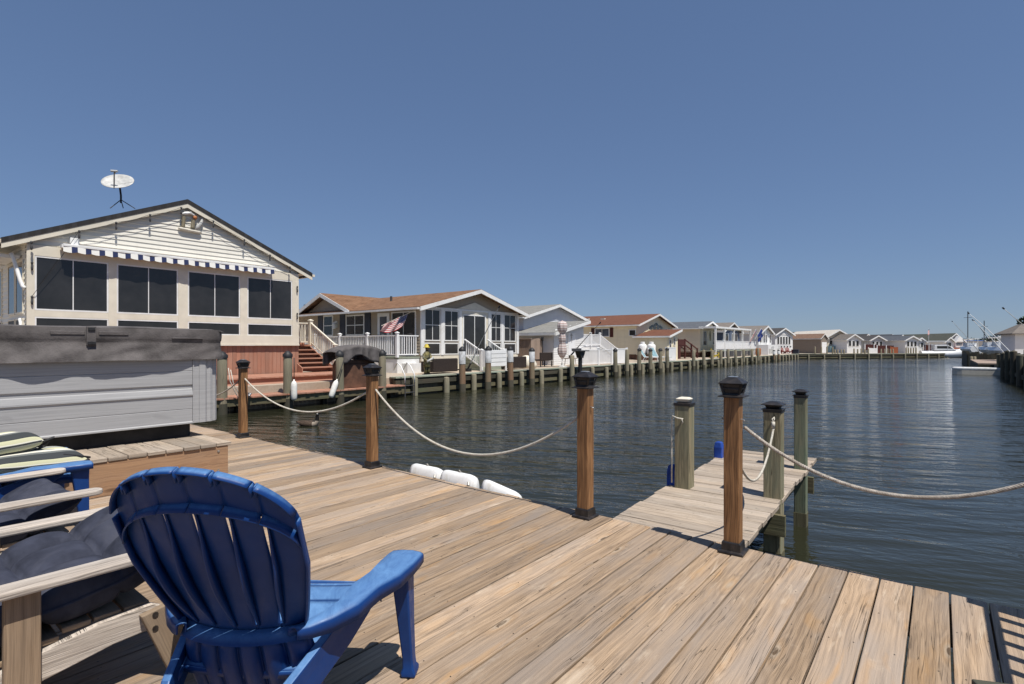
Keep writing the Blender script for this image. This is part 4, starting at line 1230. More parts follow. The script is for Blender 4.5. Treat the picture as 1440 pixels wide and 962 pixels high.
# ------------------------------------------------------------------ red dock and house 1
t = empty('red_dock', (-15.0, 7.9, -.6), 0, 'red stained timber dock with a raised step before the cream sunroom cottage', 'dock')
b = MB()
y = -5.2
while y < 4.7: b.box(-1.25, .06 + random.uniform(-.015, .015), y, y + .142, .40, .44, along=0); y += .148
b.build('lower_boards', M['red'], t)
b = MB(); b.box(-.04, .0, -5.2, 4.7, .20, .395); b.box(-.10, .05, -5.25, -4.0, -.05, .39); b.build('fascia_board', M['wale'], t)
b = MB(); b.box(-1.32, -1.26, -5.2, 4.7, .442, .62, along=1); b.box(-1.9, -1.18, -5.2, 4.7, .625, .665, along=1); b.box(-1.92, -1.86, -5.2, 4.7, .667, .80, along=1)
y = -5.2
while y < 4.7: b.box(-3.75, -1.80, y, y + .142, .803, .845, along=0); y += .148
b.build('upper_boards', M['red'], t)
b = MB()
for k in range(8): b.box(-.6, -.45, -5 + k * 1.35, -4.86 + k * 1.35, -.5, .395)
b.build('support_post', M['darktimber'], t)
b = MB(); b.box(-3.7, -.9, -5.1, 4.6, -.3, .395); b.build('bulkhead', M['darktimber'], t)

H1W = 7.64
h1 = house('cream sided cottage with a dark windowed sunroom, satellite dish and striped awning', (-18.8, 6.88, GZ), 0, H1W, 13, 4.07 - GZ, 5.74 - GZ, 'sd_cream', 'sh_dark', 'offwhite', of=.16, os_=.50, z0=1.25 - GZ, course=.135, rake=.27, th=.15, side_course=True, rt=.125)
b = MB()
y = -H1W / 2 + .02
while y < H1W / 2 - .02:
    b.box(-.07 + random.uniform(-.004, .004), -.03 + random.uniform(-.004, .004), y, y + .135, .15, 1.185, along=2); y += .142
x = -12.9
while x < -.1: b.box(x, x + .135, -H1W / 2 + .03, -H1W / 2 + .06, .0, 1.185, along=2); x += .142
b.build('skirting', M['red'], h1)
G = lambda z: z - GZ
b = MB()                                                     # cream frame of the sunroom front
mp = frame_map('F', H1W)
b.box(.0, .07, -H1W / 2 - .01, H1W / 2 + .01, G(1.25), G(1.60)); b.box(.0, .085, -H1W / 2 - .015, H1W / 2 + .015, G(1.25), G(1.30))
b.box(.0, .055, -H1W / 2, H1W / 2, G(3.64), G(3.92))
bays = [(3.22, 4.84), (5.03, 6.65), (6.92, 8.56), (8.80, 10.45)]
edges_ = [3.06] + [e for p in bays for e in p] + [10.70]
for k in range(0, len(edges_), 2): b.box(.0, .06, edges_[k] - 6.88, edges_[k + 1] - 6.88, G(1.601), G(3.639))
for (y0, y1) in bays: b.box(.0, .050, y0 - 6.879, y1 - 6.881, G(2.02), G(2.19))
b.build('front_frame', M['offwhite'], h1)
for (y0, y1) in bays:
    window(h1, H1W, 'F', y0 - 6.88 + .002, y1 - 6.88 - .002, G(2.192), G(3.638), 'white', 'glass', 2, 1, .04, deep=.048)
    window(h1, H1W, 'F', y0 - 6.88 + .002, y1 - 6.88 - .002, G(1.602), G(2.018), 'white', 'glass', 1, 1, .035, deep=.048)
for (x0, x1) in ((-1.1, -.2), (-2.2, -1.25), (-5, -3.2)):
    window(h1, H1W, 'S', x0, x1, G(2.1), G(3.55), 'offwhite', 'glass', 1, 1, .05); window(h1, H1W, 'S', x0, x1, G(1.6), G(1.98), 'offwhite', 'screen', 1, 1, .04)
b = MB(); b.tube([(-.25, -H1W / 2 - .25, 3.62), (-.22, -H1W / 2 - .22, 3.5), (-.10, -H1W / 2 - .10, 2.9), (-.06, -H1W / 2 - .06, 2.75), (.0, -H1W / 2 - .02, 2.70)], .045, 8); b.tube([(-.4, -H1W / 2 - .06, 1.9), (-.3, -H1W / 2 - .06, 1.8), (-.28, -H1W / 2 - .06, 1.2)], .04, 8)
b.build('downspout', M['white'], h1, smooth=True)
b = MB(); b.prism([(-.42, 3.72), (-.42, 3.78), (0, 3.80), (0, 3.70)], 0, 0, 'y') if False else None
# striped awnings (things hung on the wall)
def awning(label, face_x, y0, y1, z, proj, drop, along='y'):
    t = empty('awning', (face_x, (y0 + y1) / 2, z), 0, label, 'awning', 'striped awnings on the cream cottage')
    L = y1 - y0
    b = MB(); b.box(0.02, proj, -L / 2, L / 2, -.02, .055); b.lathe([(.04, -L / 2), (.04, L / 2)], n=8) if False else None
    b.build('case', M['white'], t, bevel=.012)
    b = MB(); b.box(.05, proj - .02, -L / 2 - .03, -L / 2 - .001, -.05, .03); b.box(.05, proj - .02, L / 2 + .001, L / 2 + .03, -.05, .03); b.build('end_bracket', M['white'], t)
    b = MB(); per = .30; n = int(L / per); per = L / n
    for i in range(n * 10):
        u0 = -L / 2 + i * per / 10; u1 = u0 + per / 10
        d0 = -.02 - drop * (1 + .18 * abs(math.sin(math.pi * (i / 10)))); d1 = -.02 - drop * (1 + .18 * abs(math.sin(math.pi * ((i + 1) / 10))))
        w0 = proj - .01 + .012 * math.sin(u0 * 9); w1 = proj - .01 + .012 * math.sin(u1 * 9)
        s0 = (u0 + L / 2) / per * .30; s1 = (u1 + L / 2) / per * .30
        b.add([(w0, u0, -.015), (w1, u1, -.015), (w1 + .02, u1, d1), (w0 + .02, u0, d0)], [(0, 1, 2, 3)], [[(s0, 0), (s1, 0), (s1, 1), (s0, 1)]])
    b.build('valance', M['awning'], t, solid=.004)
    return t
awning('long white cased awning with a blue and white striped scalloped valance over the sunroom windows', -18.74, 3.76, 9.62, 3.95, .26, .135)
aw = awning('short striped awning on the shaded side wall of the cream cottage', 0, -1.0, 1.0, 3.55, .5, .17)
aw.location = (-20.3, 3.05, 3.62); aw.rotation_euler = (0, 0, -math.pi / 2)
# string of small lamps under the rake
t = empty('string_lights', (-18.62, 6.88, 5.2), 0, 'string of small dark lamps hung under the cream cottage gable', 'string lights')
b = MB(); pos = []
sl_ = (5.80 - 4.07) / (H1W / 2)
for y in (-3.75, -2.75, -1.9, -1.05, -.2, .75, 1.75, 2.65, 3.4): pos.append((.02, y, 5.83 - abs(y) * sl_ - 5.2 - .16))
pos += [(-.08, -3.72, -1.75), (-.08, -3.72, -2.65), (-.08, 3.74, -1.75), (-.08, 3.74, -2.75)]
pos.sort(key=lambda p: p[1])
for i in range(2, len(pos) - 3): b.tube([pos[i], lerp(pos[i], pos[i + 1], .5)[:2] + ((pos[i][2] + pos[i + 1][2]) / 2 - .05,), pos[i + 1]], .006, 5)
b.build('cord', M['black'], t)
for p in pos:
    b = MB(); b.lathe([(.025, .02), (.05, .0), (.045, -.05), (.02, -.07), (.035, -.10), (.05, -.19), (.04, -.26), (.005, -.28)], p, 8); b.v = [(p[0] + (v[0] - p[0]) * .6, p[1] + (v[1] - p[1]) * .6, p[2] + (v[2] - p[2]) * .8) for v in b.v]; b.build('lamp', M['darkgrey'], t, smooth=True)
b = MB(); b.box(0, .10, -.10, .10, -.10, .12); b.box(.02, .14, -.07, .07, -.20, -.10)
o = mesh1('floodlight', b, M['white'], 'small white box light under the left end of the cream gable', 'light', bevel=.01); o.location = (-18.78, 4.05, 4.10)
# gull ornament
t = empty('wall_ornament', (-18.78, 7.0, 4.92), 0, 'wall ornament of a gull and weathered posts high on the cream gable', 'ornament')
b = MB(); b.tube([(.05, -.22, .08), (.05, -.20, .42)], .055, 8); b.build('post', M['piling'], t)
b = MB(); b.tube([(.05, .05, .10), (.05, .08, .36)], .06, 8); b.build('post', M['piling'], t)
b = MB(); b.loft([((.05, -.36, .03), .03, .03, (0, 1, 0)), ((.06, -.25, .02), .05, .05, (0, 1, 0)), ((.06, .0, .0), .05, .04, (0, 1, -.1)), ((.06, .25, -.01), .05, .045, (0, 1, 0)), ((.05, .32, -.01), .02, .02, (0, 1, 0))], 8); b.build('driftwood', M['pale'], t, smooth=True)
b = MB(); b.loft([((.06, -.28, .48), .02, .02, (0, 1, .4)), ((.07, -.17, .52), .06, .055, (0, 1, .3)), ((.07, -.02, .56), .05, .05, (0, 1, -.2)), ((.07, .07, .52), .03, .03, (0, 1, -.5)), ((.07, .13, .46), .012, .012, (0, 1, -.6))], 8); b.build('gull', M['white'], t, smooth=True)
b = MB(); b.loft([((.06, .12, .02), .02, .02, (0, .3, 1)), ((.07, .22, .17), .05, .075, (0, .4, 1)), ((.07, .32, .33), .035, .05, (0, .3, 1)), ((.06, .35, .52), .012, .014, (0, .1, 1)), ((.06, .36, .62), .008, .008, (0, 0, 1))], 8); b.build('heron', M['dish'], t, smooth=True)
b = MB(); b.lathe([(.005, -.07), (.06, -.04), (.065, .02), (.02, .06)], (.07, .12, .44), 8); b.build('float', M['orange'], t, smooth=True)
# satellite dish on the roof
t = empty('satellite_dish', (-20.1, 5.50, 5.40), 0, 'grey satellite dish on a tripod on the dark roof of the cream cottage', 'dish')
nrm = Vector((.56, -.42, .66)).normalized(); ux = Vector((0, 0, 1)).cross(nrm).normalized(); uy = nrm.cross(ux)
cen = Vector((-.02, -.05, .92))
b = MB()
def df(u, v):
    a = 2 * math.pi * u; r = v
    p = cen + ux * (.44 * r * math.cos(a)) + uy * (.40 * r * math.sin(a)) + nrm * (.09 * r * r)
    return tuple(p)
b.grid(df, 28, 6); b.build('reflector', M['dish'], t, smooth=True, solid=.012)
b = MB(); f0 = cen - uy * .38 + nrm * .06; f1 = cen + nrm * .42 + uy * .02
b.tube([tuple(f0), tuple(f1)], .018, 8); b.build('feed_arm', M['darkgrey'], t)
b = MB(); b.tube([tuple(f1 - ux * .09), tuple(f1 + ux * .09)], .035, 8); b.tube([tuple(f1), tuple(f1 - nrm * .07)], .03, 8); b.build('feed', M['dish'], t)
b = MB(); mt = cen - nrm * .06
b.tube([tuple(cen - nrm * .02), tuple(mt - nrm * .06)], .06, 8); b.tube([tuple(mt - nrm * .05), (.02, .0, .55), (.02, .0, .32)], .028, 8); b.build('mount', M['black'], t)
for (x_, y_) in ((.02, -.28), (-.12, .1), (.1, .36)):
    b = MB(); b.tube([(.02, 0, .42), (x_, y_, .10 + .38 * 0 + (.0 if y_ < 0 else .1))], .014, 6); b.build('leg', M['darkgrey'], t)

# red stair beside house 1
t = empty('red_stair', (-18.5, 11.5, GZ), 0, 'red stained outdoor stair rising beside the cream cottage', 'stair')
b = MB()
for k in range(6):
    b.box(-.30 - k * .30, .02 - k * .30, -.78, .5, .38 + k * .165 - .04, .38 + k * .165, along=1)
b.box(-3.6, -1.78, -.78, .5, 1.20, 1.24, along=0); b.build('treads', M['red'], t)
b = MB()
for k in range(7): b.box(-.27 - k * .30, -.245 - k * .30, -.76, .48, .22 + k * .165, .335 + k * .165, along=1)
b.build('risers', M['red'], t)
b = MB(); b.prism([(.02, .12), (.02, .36), (-1.78, 1.20), (-3.6, 1.20), (-3.6, .12)], .501, .54, 'y'); b.prism([(.02, .12), (.02, .36), (-1.78, 1.20), (-3.6, 1.20), (-3.6, .12)], -.82, -.781, 'y'); b.build('stringer', M['red'], t)
railing('cream railing sloping down the red stair', [(-22.0, 12.05, 1.30), (-20.2, 12.05, 1.30), (-18.45, 12.05, .40)], 0, .88, 'offwhite', .12, [(-20.2, 12.05, 1.28), (-18.45, 12.05, .28)], group=None, pw=.13)
railing('short cream railing at the top landing of the red stair', [(-20.25, 10.80, 1.30), (-20.25, 11.95, 1.30)], 0, .86, 'offwhite', .12, [(-20.25, 10.80, 1.30)], group=None)

# fenders hanging from the pilings
def fender(label, loc, rot):
    b = MB(); b.lathe([(.01, -.29), (.06, -.28), (.085, -.23), (.09, -.1), (.09, .12), (.08, .2), (.05, .26), (.02, .28), (.02, .32)], n=12)
    o = mesh1('fender', b, M['fender'], label, 'fender', 'white fenders hanging at the red dock', smooth=True); o.location = loc; o.rotation_euler = rot
    c = MB(); c.tube([(0, 0, .31), (.01, .0, .62), (-.03, .02, .95)], .014, 6); c.build('line', M['black'], o, smooth=True)
    return o
fender('upright white fender hanging from the middle piling of the red dock', (-14.80, 8.30, -.06), (0, 0, 0))
fender('tilted white fender hanging left of the tarpaulin piling', (-14.80, 9.62, -.10), (R(-22), 0, 0))
b = MB(); b.tube([(-.1, 0, .03), (-.03, 0, .06), (.05, .05, .04), (.1, 0, .02)], .03, 8); b.tube([(-.12, .03, .0), (.12, -.02, .0)], .03, 8)
o = mesh1('cleat', b, M['steel'], 'grey metal cleat on the edge of the red dock', 'cleat', smooth=True); o.location = (-14.98, 7.05, -.13)
b = MB(); b.tube([(-.02, 0, .55), (.03, .02, .2), (.05, .12, -.05), (.02, .25, -.28), (-.1, .4, -.32)], .012, 6)
b.tube([(.0, .05, .50), (.06, .10, .1), (.05, .22, -.1), (-.02, .3, -.25)], .012, 6)
o = mesh1('mooring_line', b, M['rope'], 'white mooring line hanging from the piling beside the hot tub', 'rope', smooth=True); o.location = (-14.9, 6.5, .1)

# tarpaulin draped over a brown box between two pilings
b = MB(); b.box(-.36, .30, -.62, .66, 0, .80)
b.prism([(-.62, .801), (.66, .801), (.58, .92), (-.55, .92)], -.32, .26, 'x')
bx_ = mesh1('dock_chest', b, M['brown'], 'brown timber chest under the dark tarpaulin on the red dock', 'chest', bevel=.02); bx_.location = (-15.55, 10.9, -.16)
b = MB()
def tarp(u, v):
    y = (u - .5) * 1.86; a = (v - .5) * 2
    w_ = math.sqrt(max(0, 1 - (abs(u - .5) * 1.9) ** 2.2))
    prof_x = .44 * (1 if abs(a) > .5 else abs(a) / .5) * (1 if a > 0 else -1)
    hang = max(0, (abs(a) - .5) / .5)
    dr = .36 + .12 * math.sin(u * 7 + 1) + .20 * math.exp(-((u - .66) / .16) ** 2) - .25 * max(0, abs(u - .5) - .36)
    z = .80 + .36 * w_ - .05 * min(1, abs(a) / .5) ** 2 - dr * hang
    f = .05 * math.sin(u * 34 + 2 * math.sin(u * 11)) * hang + .03 * noise.noise(Vector((u * 9, v * 3, 1)))
    return (prof_x + (f if a > 0 else -f), y, z)
b.grid(tarp, 90, 24)
o = mesh1('tarpaulin', b, M['tarp'], 'dark grey tarpaulin draped between two pilings over a brown chest', 'tarpaulin', smooth=True, solid=.01); o.location = (-15.50, 10.88, .12)
# swim ladder on the seawall right of the nearest posts
t = empty('dock_ladder', (-15.15, 12.75, -.6), 0, 'white handled swim ladder fixed to the seawall behind the second deck post', 'ladder')
for y in (-.05, .40):
    b = MB(); b.tube([(-.55, y, .95), (-.35, y, 1.22), (-.15, y, 1.1), (.06, y, .80), (.08, y, .5)], .022, 8); b.build('handle', M['white'], t, smooth=True)
b = MB()
for y in (-.05, .40): b.tube([(.08, y, .52), (.08, y, -.5)], .020, 8)
for k in range(4): b.tube([(.08, -.05, .4 - k * .25), (.08, .40, .4 - k * .25)], .018, 8)
b.build('frame', M['darkgrey'], t)

# ------------------------------------------------------------------ house 2 (brown roof, sunroom front)
H2W = 7.1; H2Y = 19.75
h2 = house('tan cottage with brown shingle roof and a white framed sunroom facing the canal', (-18.2, H2Y, GZ), 0, H2W, 12.5, 2.98 - GZ, 3.93 - GZ, 'sd_tan', 'sh_brown', 'white', of=.48, os_=.42, z0=.12 - GZ, course=.14, rake=.20)
b = MB()                                                    # cream lower wall, white posts
b.box(.0, .04, -3.50, 3.50, G(.12), G(.80))
b.box(.0, .045, -1.0, 1.0, G(2.80), G(2.98)); b.box(.0, .038, -1.0, -.84, G(.80), G(2.80)); b.box(.0, .038, .84, 1.0, G(.80), G(2.80))
b.build('front_panel', M['offwhite'], h2)
b = MB()
for y in (-3.55, -2.32, -1.12, 1.02, 2.06, 3.36): b.box(.0, .07, y, y + .2, G(.81), G(2.96), along=2)
b.box(.0, .06, -3.5, 3.5, G(2.93), G(3.02)) ; b.build('front_post', M['white'], h2)
for (y0, y1) in ((16.42, 17.40), (17.65, 18.60), (20.98, 21.80), (22.05, 23.05)):
    window(h2, H2W, 'F', y0 - H2Y, y1 - H2Y, G(1.46), G(2.92), 'white', 'glass', 2, 2, .05, deep=.055); window(h2, H2W, 'F', y0 - H2Y, y1 - H2Y, G(.82), G(1.38), 'white', 'glass', 1, 1, .05, deep=.055)
d = window(h2, H2W, 'F', -.84, .84, G(.72), G(2.79), 'white', 'glass', 2, 1, .07, name='sliding_door', deep=.052)
pediment(h2, 0, 2.5, G(3.03), .36, 'offwhite', .07)
X2 = -18.2
window(h2, H2W, 'S', -25.85 - X2, -24.95 - X2, G(1.75), G(2.85), 'white', 'glass', 1, 2, .07)
window(h2, H2W, 'S', -23.80 - X2, -22.25 - X2, G(1.75), G(2.80), 'white', 'glass', 2, 2, .07)
for (x0, x1) in ((-26.35, -25.90), (-24.32, -23.86), (-22.20, -21.74)):
    b = MB(); b.box(x0 - X2, x1 - X2, -H2W / 2 - .05, -H2W / 2 - .017, G(1.72), G(2.86)); b.build('shutter', M['shutter'], h2)
d = window(h2, H2W, 'S', -21.20 - X2, -20.32 - X2, G(.80), G(2.80), 'white', 'glassblue', 1, 1, .17, name='door')
b = MB(); b.lathe([(.01, -.02), (.03, 0), (.02, .03)], (-21.13 - X2, -H2W / 2 - .07, G(1.75)), 8); b.build('handle', M['steel'], d)
window(h2, H2W, 'S', -20.15 - X2, -18.45 - X2, G(.80), G(2.82), 'white', 'glass', 2, 1, .06)
b = MB(); q = (-24.62 - X2, -H2W / 2 - .17, G(2.28)); b.lathe([(.05, -.16), (.09, -.13), (.09, .05), (.13, .07), (.03, .18), (.01, .22)], q, 8); b.box(q[0] - .06, q[0] + .06, -H2W / 2 - .10, -H2W / 2 - .017, q[2] - .1, q[2] + .25); b.build('wall_lantern', M['white'], h2)
# cross gable on the side
b = MB(); cw = 2.6; cxx = -25.55 - X2; base = G(2.98)
b.prism([(cxx - cw + .35, base - .1), (cxx + cw - .35, base - .1), (cxx, base + .86)], -H2W / 2 - .012, -H2W / 2 + 2.6, 'y'); b.build('side_gable', M['sd_tan'], h2)
b = MB(); ysl = -H2W / 2 - .42
for s in (-1, 1):
    p = [(cxx, ysl, base + 1.04), (cxx + s * cw, ysl, base + .02), (cxx + s * cw, .2 - H2W / 2 + .3, base + .02), (cxx, -H2W / 2 + 3.6, base + 1.04)]
    q = [(a_, c_, d_ - .10) for a_, c_, d_ in p]
    b.add(p + q, [(0, 1, 2, 3), (7, 6, 5, 4), (0, 4, 5, 1), (1, 5, 6, 2), (2, 6, 7, 3), (3, 7, 4, 0)], [[(0, 0), (2.8, 0), (2.8, 3), (0, 3)]] * 6)
b.build('side_roof', M['sh_brown'], h2)
b = MB()
for s in (-1, 1): b.prism([(cxx, base + 1.03), (cxx + s * cw, base + .01), (cxx + s * cw, base - .17), (cxx, base + .84)], ysl - .03, ysl + .012, 'y')
b.build('side_trim', M['white'], h2)
b = MB(); b.tube([(cxx + 2.9, -1.6, G(3.4)), (cxx + 2.9, -1.6, G(3.85))], .06, 8); b.box(-10.6, -10.0, -3.0, -2.5, G(3.2), G(3.62)); b.build('roof_vent', M['darkgrey'], h2)
# side deck of house 2
t = empty('white_deck', (-22.2, 15.52, GZ), 0, 'white skirted deck along the side wall of the tan cottage', 'deck')
b = MB(); b.box(-4, 4, -.62, .66, .62, .70, along=0); b.build('floor', M['capboard'], t)
b = MB(); b.box(-3.9, 3.95, -.60, -.56, -.05, .60); b.box(3.95, 3.99, -.60, .64, -.05, .60); b.box(3.4, 4.35, -.35, .45, -.05, .42)
b.build('skirting', M['white'], t)
dp = [(-26.1, 14.92, .76), (-18.22, 14.92, .76), (-18.22, 16.10, .76)]
railing('white vinyl railing round the side deck of the tan cottage', dp, 0, .92, 'vinyl', .125, [(-24.6, 14.92, .76), (-22.45, 14.92, .76), (-20.3, 14.92, .76), (-18.22, 14.92, .76)])
# flag on a short staff
t = empty('flag', (-18.62, 16.0, 2.75), 0, 'striped red and white flag with blue corner on a staff at the tan cottage', 'flag')
b = MB(); b.tube([(.0, .15, .0), (-.35, -.75, -.85)], .015, 6); b.build('staff', M['pale'], t) if False else None
b = MB(); b.tube([(.05, .1, .05), (-.9, -.9, -.62)], .016, 6); b.build('staff', M['pale'], t)
b = MB()
def fl(u, v):
    A_ = Vector((.05, .1, .05)).lerp(Vector((-.9, -.9, -.62)), .15 + .75 * u)
    dr = Vector((-.12, -.18, -.55 + .25 * u)) * (1 - v)
    wv = .06 * math.sin(u * 13 + v * 3); return (A_.x + dr.x + wv, A_.y + dr.y - wv * .6, A_.z + dr.z - .18 * math.sin(u * 3.1) * (1 - v))
b.grid(fl, 30, 12); b.build('cloth', M['flag'], t, smooth=True)
# front step of house 2 with its two railings
t = empty('white_stair', (-18.1, H2Y, GZ), 0, 'low pale steps up to the sliding door of the tan cottage', 'steps')
b = MB()
for k in range(4): b.box(.02, .35 + .27 * (3 - k), -.75, .75, k * .165 - .02 if k else -.02, (k + 1) * .165)
b.build('treads', M['capboard'], t)
for y, lab in ((18.92, 'white sloping handrail left of the sliding door of the tan cottage'), (20.58, 'white sloping handrail right of the sliding door of the tan cottage')):
    railing(lab, [(-18.05, y, .70), (-16.95, y, .12)], 0, .85, 'vinyl', .12, [(-16.95, y, .08)])
b = MB(); 
for k in range(4): b.box(-.03, .03, -.58, .58, .18 + k * .19, .35 + k * .19)
b.box(-.5, -.04, -.55, .55, .16, .90); b.box(-.04, .025, -.60, -.52, -.06, .98); b.box(-.04, .025, .52, .60, -.06, .98)
o = mesh1('dock_box', b, M['vinyl'], 'white slatted dock box standing on the seawall before the tan cottage', 'box', bevel=.012); o.location = (-15.95, 18.95, .12)
# wicker sofas seen from behind
def sofa(label, loc, rz, w_):
    t = empty('wicker_sofa', loc, rz, label, 'sofa', 'dark wicker sofas on the far bank')
    b = MB(); b.box(-.06, .06, -w_ / 2, w_ / 2, .05, .62); b.build('backrest', M['wicker'], t, bevel=.04)
    b = MB(); b.box(-.70, -.07, -w_ / 2 + .13, w_ / 2 - .13, .05, .30); b.build('seat', M['wicker'], t, bevel=.02)
    for s in (-1, 1):
        b = MB(); b.box(-.74, -.065, min(s * w_ / 2, s * (w_ / 2 - .125)), max(s * w_ / 2, s * (w_ / 2 - .125)), .05, .50); b.build('armrest', M['wicker'], t, bevel=.03)
    b = MB(); b.box(-.68, -.10, -w_ / 2 + .15, w_ / 2 - .15, .302, .42); b.build('cushion', M['pale'], t, bevel=.03)
sofa('dark brown wicker sofa seen from behind, beside the yellow hatted statue', (-16.55, 16.15, .08), 0, 1.45)
sofa('dark brown wicker sofa seen from behind, right of the white dock box', (-16.55, 21.1, .08), 0, 1.5)
b = MB(); b.loft([((0, 0, .0), .42, .38, (0, 0, 1)), ((0, 0, .2), .45, .40, (0, 0, 1)), ((-.05, -.05, .45), .38, .33, (0, 0, 1)), ((-.1, -.1, .62), .22, .2, (0, 0, 1)), ((-.1, -.1, .66), .05, .05, (0, 0, 1))], 14)
o = mesh1('garden_pouf', b, M['offwhite'], 'cream rounded cover at the right corner of the tan cottage', 'cover', smooth=True); o.location = (-16.9, 22.6, .08)

# statue in yellow rain hat
t = empty('fisherman_statue', (-15.95, 14.55, .1), 0, 'painted statue of a fisherman in yellow rain hat and coat on the seawall', 'statue')
b = MB()
b.loft([((0, 0, .30), .15, .11, (0, 0, 1)), ((0, 0, .42), .155, .12, (0, 0, 1)), ((0, 0, .60), .14, .11, (0, 0, 1)), ((0, 0, .78), .165, .12, (0, 0, 1)), ((0, 0, .88), .13, .10, (0, 0, 1)), ((0, 0, .93), .06, .06, (0, 0, 1)), ((.01, 0, .97), .055, .06, (0, 0, 1)), ((.012, 0, 1.04), .072, .078, (0, 0, 1)), ((.01, 0, 1.12), .06, .065, (0, 0, 1)), ((.01, 0, 1.15), .02, .02, (0, 0, 1))], 14)
for s in (-1, 1):
    b.tube([(0, s * .15, .82), (.02, s * .20, .66), (.14, s * .13, .56), (.19, s * .05, .60)], [.055, .05, .042, .035], 8)
    b.tube([(0, s * .07, .36), (.01, s * .075, .18), (.01, s * .08, .06)], [.075, .065, .06], 8)
b.build('body', M['ochre'], t, smooth=True)
b = MB(); b.lathe([(.14, 1.07), (.12, 1.09), (.085, 1.10), (.08, 1.16), (.05, 1.20), (.01, 1.21)], (-.015, 0, 0), 14, sx=1.1); b.build('hat', M['yellow'], t, smooth=True)
b = MB(); b.loft([((.062, 0, .975), .04, .03, (0, 0, 1)), ((.070, 0, 1.03), .045, .035, (0, 0, 1)), ((.066, 0, 1.07), .04, .03, (0, 0, 1))], 10); b.tube([(.1, 0, 1.045), (.118, 0, 1.025)], .012, 6); b.build('face', M['skin'], t, smooth=True)
b = MB()
for s in (-1, 1): b.loft([((.0, s * .08, .0), .055, .07, (0, 0, 1)), ((.0, s * .08, .10), .055, .06, (0, 0, 1)), ((.0, s * .08, .17), .06, .065, (0, 0, 1))], 10)
b.build('boots', M['black'], t, smooth=True)
b = MB(); b.tube([(.20, -.16, .52), (.20, .16, .66)], .045, 8); b.build('held_bundle', M['dish'], t, smooth=True)
b = MB(); b.lathe([(.20, -.03), (.20, .0), (.17, .012)], n=14); b.build('base', M['darkgrey'], t)

# mooring whips
def whip(label, p, q, r=.03, mat='white', bend=.12):
    p = Vector(p); q = Vector(q); t = empty('mooring_whip', p, 0, label, 'whip pole', 'mooring whips leaning over the water')
    d = q - p; pts = [d * f + Vector((0, 0, -bend * math.sin(math.pi * f) * -1)) for f in [i / 12 for i in range(13)]]
    b = MB(); b.tube(pts, [r * (1.2 - .75 * i / 12) for i in range(13)], 8); b.build('pole', M[mat], t, smooth=True)
    b = MB(); b.tube([d * 1.0 - d.normalized() * .05, d + d.normalized() * .05], r * 1.5, 8); b.build('tip', M['black'], t)
    b = MB(); b.tube([d.normalized() * -.1, d.normalized() * .25], r * 1.9, 8); b.box(-.1, .1, -.1, .1, -.16, -.02); b.build('base', M['black'], t)
whip('thin grey whip pole leaning up from the seawall before the sliding door', (-16.0, 17.0, .28), (-14.25, 17.0, 2.85), .022, 'dish', .05)
whip('thin black whip pole leaning over the fish cleaning table', (-15.5, 24.5, .75), (-13.75, 24.5, 2.42), .022, 'black', .02)

# ------------------------------------------------------------------ house 3 (pale grey) with lean-to
h3 = house('pale grey cottage with grey shingle roof behind a white lean-to', (-21.0, 31.15, GZ), 0, 7.4, 12, 3.12 - GZ, 4.02 - GZ, 'sd_greyblue', 'sh_grey', 'white', of=.4, os_=.4, course=.14, rake=.20)
b = MB(); b.box(-6, -5.2, -3.1, -2.4, G(3.3), G(3.6)); b.build('roof_vent', M['darkgrey'], h3)
t = empty('lean_to_shed', (-18.2, 28.7, GZ), 0, 'white sided lean-to with a pale grey shingle roof in front of the grey cottage', 'shed')
SW = 3.5                                                    # y from -1.75 to +1.75 ; roof rises towards +y
b = MB(); b.prism([(-1.9, -.05), (1.55, -.05), (1.55, 2.62), (-1.9, 2.02)], -2.8, 0, 'x')
z = -.05
while z < 2.6:
    y_l = -1.9 if z < 2.02 else -1.9 + (z - 2.02) / .6 * 3.45
    b.add([(.016, y_l, z), (.016, 1.55, z), (.001, 1.55, min(2.62, z + .14)), (.001, y_l, min(2.62, z + .14)), (0, y_l, z), (0, 1.55, z)], [(0, 1, 2, 3), (4, 5, 1, 0)])
    if z < 1.9: b.add([(-2.8, -1.916, z), (0, -1.916, z), (0, -1.901, z + .14), (-2.8, -1.901, z + .14), (-2.8, -1.9, z), (0, -1.9, z)], [(0, 1, 2, 3), (4, 5, 1, 0)])
    z += .14
b.build('wall', M['sd_white'], t)
b = MB(); p = [(-3.4, -2.25, 1.98), (.35, -2.25, 1.98), (.35, 1.8, 2.82), (-3.0, 1.8, 2.82)]; q = [(a_, c_, d_ - .09) for a_, c_, d_ in p]
b.add(p + q, [(0, 1, 2, 3), (7, 6, 5, 4), (0, 4, 5, 1), (1, 5, 6, 2), (2, 6, 7, 3), (3, 7, 4, 0)], [[(0, 0), (3.75, 0), (3.75, 3.8), (0, 3.8)]] * 6); b.build('roof', M['sh_grey'], t)
b = MB(); b.prism([(-2.25, 1.96), (1.8, 2.80), (1.8, 2.62), (-2.25, 1.78)], .352, .40, 'x'); b.box(-3.4, .35, -2.30, -2.252, 1.80, 1.96); b.prism([(-2.25, 1.97), (1.8, 2.81), (1.8, 2.74), (-2.25, 1.90)], -3.46, -3.405, 'x'); b.build('trim', M['white'], t)
d = window(t, 3.8, 'F', -.35, .55, .0, 2.0, 'white', 'gel', 1, 1, .06, name='door', deep=.05)
b = MB(); b.box(.055, .075, .0, .05, 1.45, 1.95); b.box(.055, .074, -.14, .19, 1.80, 1.84); b.build('door_ornament', M['dish'], d)
